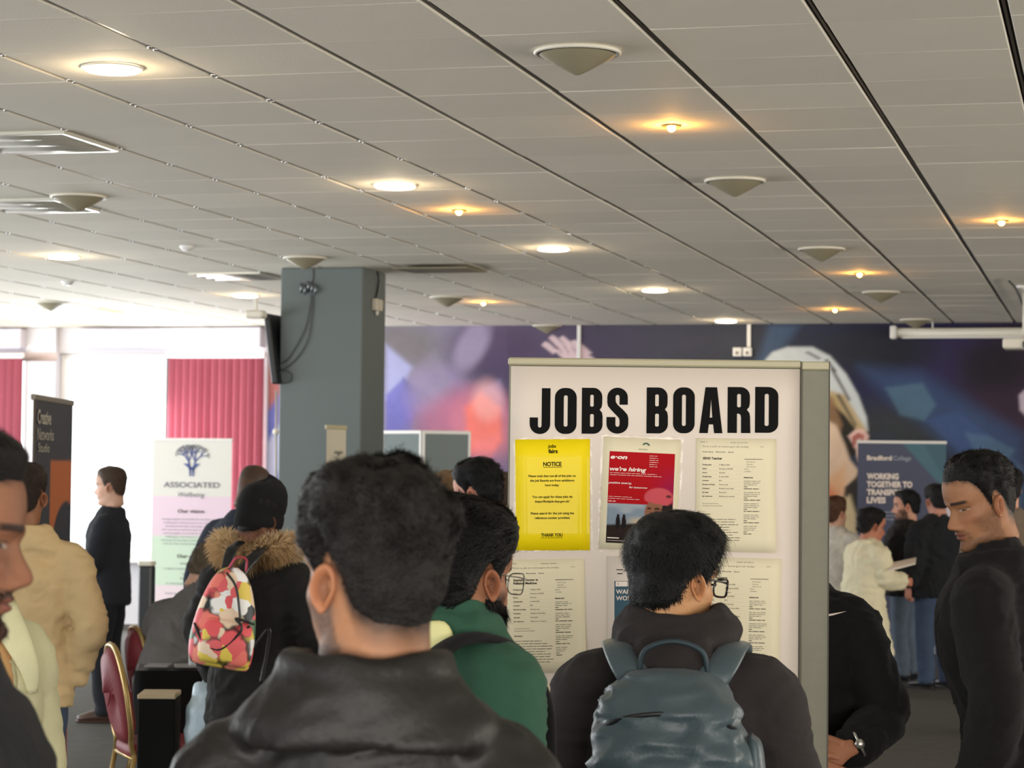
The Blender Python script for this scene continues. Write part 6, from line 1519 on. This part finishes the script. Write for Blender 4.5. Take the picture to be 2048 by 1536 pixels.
# --- papers held by the woman in cream
mb = MB(); q = at(1805, 1128, 17.95); rgt = heading(90); up_ = np.array([0, 0, 1.0]); fw = heading(0)
V = [q-rgt*.12-up_*.045-fw*.06, q+rgt*.09+up_*.012-fw*.06, q+rgt*.12+up_*.05+fw*.08, q-rgt*.10-up_*.0+fw*.08]; V = np.array(V); V = np.vstack([V, V-np.array([0, 0, .012])])
mb.add(V, [(0, 1, 2, 3), (7, 6, 5, 4), (0, 4, 5, 1), (1, 5, 6, 2), (2, 6, 7, 3), (3, 7, 4, 0)]); mb.build('paper_stack', PAPERW, None, smoothf=False, label='white papers held out by the woman in the cream coat', cat='papers')

# --- chairs with maroon pads and gold frames
MAROON = fabric('maroon_vinyl', (120, 46, 52), .5, sheen=0); GOLD = pmat('gold_frame', (176, 150, 96), .35, .6)
def chair(loc, ang, label):
    """local: x right, y towards the seat front, z up"""
    f = heading(ang); r = heading(ang+90); R = np.column_stack([r, f, (0, 0, 1)]); loc = np.array(loc, float)
    W = lambda p: np.atleast_2d(np.array(p, float))@R.T+loc
    t = empty('banquet_chair', loc, label, 'chair', 'maroon banquet chairs')
    # backrest with rounded top
    V = []; F = []; n = 30; pr = []
    for k in range(n):
        a = 2*PI*k/n; x = .185*math.copysign(abs(math.cos(a))**.7, math.cos(a)); z = .70+(.20 if math.sin(a) > 0 else .22)*math.copysign(abs(math.sin(a))**(.9 if math.sin(a) > 0 else .45), math.sin(a)); pr.append((x*(1-.18*(z-.7)*(z > .7)/.2), z))
    for (k_, y) in ((.0, -.035), (.8, -.033), (1.0, -.012), (1.0, .010), (.8, .030), (.0, .034)):
        for (x, z) in pr: V.append((x*k_, -.20+y-.16*(z-.45), .70+(z-.70)*k_))
    for i in range(5):
        for k in range(n): F.append((i*n+k, i*n+(k+1) % n, (i+1)*n+(k+1) % n, (i+1)*n+k))
    mk('backrest', W(V), F, MAROON, t)
    V, F = superbox([(.415, .19, .19, 0, 0), (.43, .215, .215, 0, 0), (.46, .22, .22, 0, 0), (.485, .20, .20, 0, 0), (.49, .12, .12, 0, 0)], 40, 4, 14); mk('seat', W(V), F, MAROON, t)
    pts = [(x*1.07, -.20-.16*(z-.45), .70+(z-.70)*1.07) for (x, z) in pr if z > .50]
    pts = sorted(pts, key=lambda q: math.atan2(q[2]-.70, q[0]) if math.atan2(q[2]-.70, q[0]) > -PI/2 else math.atan2(q[2]-.70, q[0])+2*PI)
    pts = [(.19, -.20, .42)]+pts+[(-.19, -.20, .42)]
    mb = MB(); mb.tube(W(pts), .013, 8); mb.build('back_frame', GOLD, t)
    for sx in (-1, 1):
        for (y0, y1) in ((-.20, -.27), (.19, .23)):
            mb = MB(); mb.tube(W([(sx*.19, y0, .44), (sx*.20, y1, .005)]), .012, 8); mb.build('leg', GOLD, t)
    mb = MB(); mb.tube(W([(-.19, -.20, .42), (-.19, .19, .42), (.19, .19, .42), (.19, -.20, .42), (-.19, -.20, .42)]), .011, 8); mb.build('seat_frame', GOLD, t); return t
p = at(338, 1500, 10.45); chair((p[0], p[1], 0), 68, 'maroon padded chair with gold frame standing empty nearest the camera')
p = at(372, 1470, 11.6); chair((p[0], p[1], 0), 66, 'maroon padded chair with gold frame under the seated person')
# --- table with black cloth
c0 = at(372, 1376, 10.98); zt = .76; a = heading(82); b = heading(-8); tc0 = np.array([c0[0], c0[1], 0])+b*.12+a*.16
t = empty('table', tc0, 'small table with a dark top covered by a black cloth', 'table'); R = np.column_stack([a, b, (0, 0, 1)])
mb = MB(); mb.box(tc0+np.array([0, 0, zt-.012]), (.78, .52, .024), R, bev=.004); mb.build('tabletop', pmat('table_top', (60, 60, 64), .35), t, smoothf=False)
for sx in (-1, 1):
    for sy in (-1, 1):
        mb = MB(); mb.tube([tc0+a*sx*.34+b*sy*.26+np.array([0, 0, zt-.02]), tc0+a*sx*.34+b*sy*.26+np.array([0, 0, .004])], .016, 8); mb.build('leg', BLACKP, t)
V = []; F = []; n = 60
for j, z in enumerate(np.linspace(zt+.004, zt-.36, 12)):
    for k in range(n):
        u = k/(n-1); L_ = .78+.62*2; d = u*L_
        if d < .31: q = tc0-a*.395+b*(.31-d)*1-b*.31*0; q = tc0-a*.395+b*(-.31+(.31-d)*1.0+.0)*1.0; 
        if d < .31: q = tc0-a*.395-b*(d)
        elif d < .31+.79: q = tc0-a*.395-b*.315+a*(d-.31)
        else: q = tc0+a*.395-b*.315+b*min(d-1.10, .62)
        fold_ = .018*math.sin(d*38)*(j/11); o_ = -b if .31 <= d < 1.10 else (-a if d < .31 else a)
        V.append(q+o_*(.004+.02*j/11+fold_)+np.array([0, 0, z]))
for j in range(11):
    for k in range(n-1): F.append((j*n+k, j*n+k+1, (j+1)*n+k+1, (j+1)*n+k))
V = np.array(V); m_ = len(V); F2 = [tuple(i+m_ for i in f[::-1]) for f in F]; ins = V-b*(-.004)
o_ = mk('tablecloth', np.vstack([V, V+b*.004]), F+F2, fabric('black_drape', (16, 16, 17), .9), None, label='black cloth hanging down the front of the small table', cat='tablecloth')
q = at(315, 1386, 9.95); mb = MB(); q2 = at(318, 1450, 9.95)
t = empty('display_box', (q2[0], q2[1], 0), 'black upright box with a tan strip along its top edge beside the chair', 'box')
zt2 = q[2]; hh = zt2-.42; R2 = np.column_stack([heading(88), heading(-2), (0, 0, 1)])
mb.box((q2[0], q2[1], .42+hh/2-.01), (.16, .22, hh), R2, bev=.006); mb.box((q2[0], q2[1], .21), (.15, .20, .42), R2, bev=.006); mb.build('box_body', bpy.data.materials['black_drape'], t, smoothf=False)
mb = MB(); mb.box((q2[0], q2[1], zt2-.006), (.162, .222, .022), R2, bev=.004); mb.build('top_strip', pmat('tan_card', (190, 172, 140), .6), t, smoothf=False)
q = at(386, 1343, 10.9); mb = MB(); t = empty('bottle', (q[0], q[1], zt+.012), 'slim clear bottle standing on the dark table', 'bottle')
mb.lathe([(.001, 0), (.020, .002), (.022, .02), (.022, .10), (.018, .125), (.009, .14), (.009, .155), (.001, .156)], (q[0], q[1], zt+.012), n=16); mb.build('bottle_body', pmat('clear_plastic', (190, 196, 200), .1), t)
mb = MB(); mb.lathe([(.012, 0), (.012, .018), (.001, .019)], (q[0], q[1], zt+.165), n=14); mb.build('cap', WHITEP, t)
for (px_, py_, dx) in ((372, 1366, 0), (316, 1371, .12)):
    q = at(px_, py_, 10.9); mb = MB(); mb.box((q[0], q[1], zt+.018), (.11, .15, .008), np.column_stack([heading(80+dx*90), heading(-10+dx*90), (0, 0, 1)]), bev=.002)
    mb.build('leaflet', pmat('leaflet_grey', (150, 150, 152), .5) if not dx else bpy.data.materials['leaflet_grey'], None, smoothf=False, label='flat grey leaflet on the dark table, the %s one' % ('left' if dx else 'right'), cat='leaflet')
# pale blue carrier bag below the parka
BAG = pmat('pale_blue_plastic', (186, 206, 218), .3, bump=.3, bscale=60)
p0 = at(418, 1440, 9.9); V, F = superbox([(-.13, .07, .05, 0, 0), (-.10, .10, .07, 0, 0), (.05, .10, .07, 0, 0), (.13, .07, .03, 0, 0), (.16, .05, .01, 0, 0)], 36, 2.4, 26)
V = V*(1+.12*vnoise(V, 22, 3))[:, None]; t = empty('carrier_bag', p0, 'crumpled pale blue plastic bag between the table and the parka', 'bag'); mk('bag_body', V+p0, F, BAG, t)
mb = MB(); mb.tube([p0+np.array([-.03, 0, .15]), p0+np.array([-.02, 0, .23]), p0+np.array([.02, 0, .23]), p0+np.array([.03, 0, .15])], .005, 6); mb.build('handle', BAG, t)
# dark sign stand left of the pale banner
p0 = at(292, 1255, 14.6); R3 = np.column_stack([heading(95), heading(5), (0, 0, 1)]); t = empty('sign_case', (p0[0], p0[1], 0), 'dark upright case standing between the window man and the pale banner', 'case')
mb = MB(); mb.box((p0[0], p0[1], .56), (.085, .12, 1.06), R3, bev=.012); mb.build('case_body', BLACKP, t, smoothf=False)
mb = MB(); mb.box((p0[0], p0[1], 1.10), (.09, .13, .03), R3, bev=.008); mb.build('lid', WHITEP, t, smoothf=False)
mb = MB(); mb.box((p0[0], p0[1], .015), (.13, .16, .03), R3, bev=.006); mb.build('case_base', BLACKP, t, smoothf=False)

# coat front placket and buttons of the young man at the right
p = P13; V_, N_, b_, R_, s_ = None, None, None, None, None
for o_ in p.t.children:
    if o_.name.startswith('coat'): me_ = o_.data
co = np.empty(len(me_.vertices)*3); me_.vertices.foreach_get('co', co); co = co.reshape(-1, 3)
BTN = pmat('horn_button', (70, 64, 60), .25)
lc = (co-p.base)@p.Rw
mbp = MB(); pts = []
for z in np.linspace(1.36, .72, 12):
    zz_ = p.TR((0, .12, z))[2]; sel = lc[(np.abs(lc[:, 2]-zz_) < .02) & (np.abs(lc[:, 0]-.02) < .03)]
    if len(sel): m_ = sel[:, 1].max(); pts.append((np.array([.025, m_+.004, zz_]))@p.Rw.T+p.base)
P_ = catmull(pts, 40); V, F = loft(P_, .022, .004, tuple(p.fx), 10); mk('placket', V, F, bpy.data.materials['black_wool'], p.t)
for k in range(1, len(pts)-1, 2):
    q = pts[k]+p.fy*.006; mb = MB(); mb.tube([q-p.fy*.003, q+p.fy*.004], .011, 14, side=tuple(p.fx)); mb.build('button', BTN, p.t)
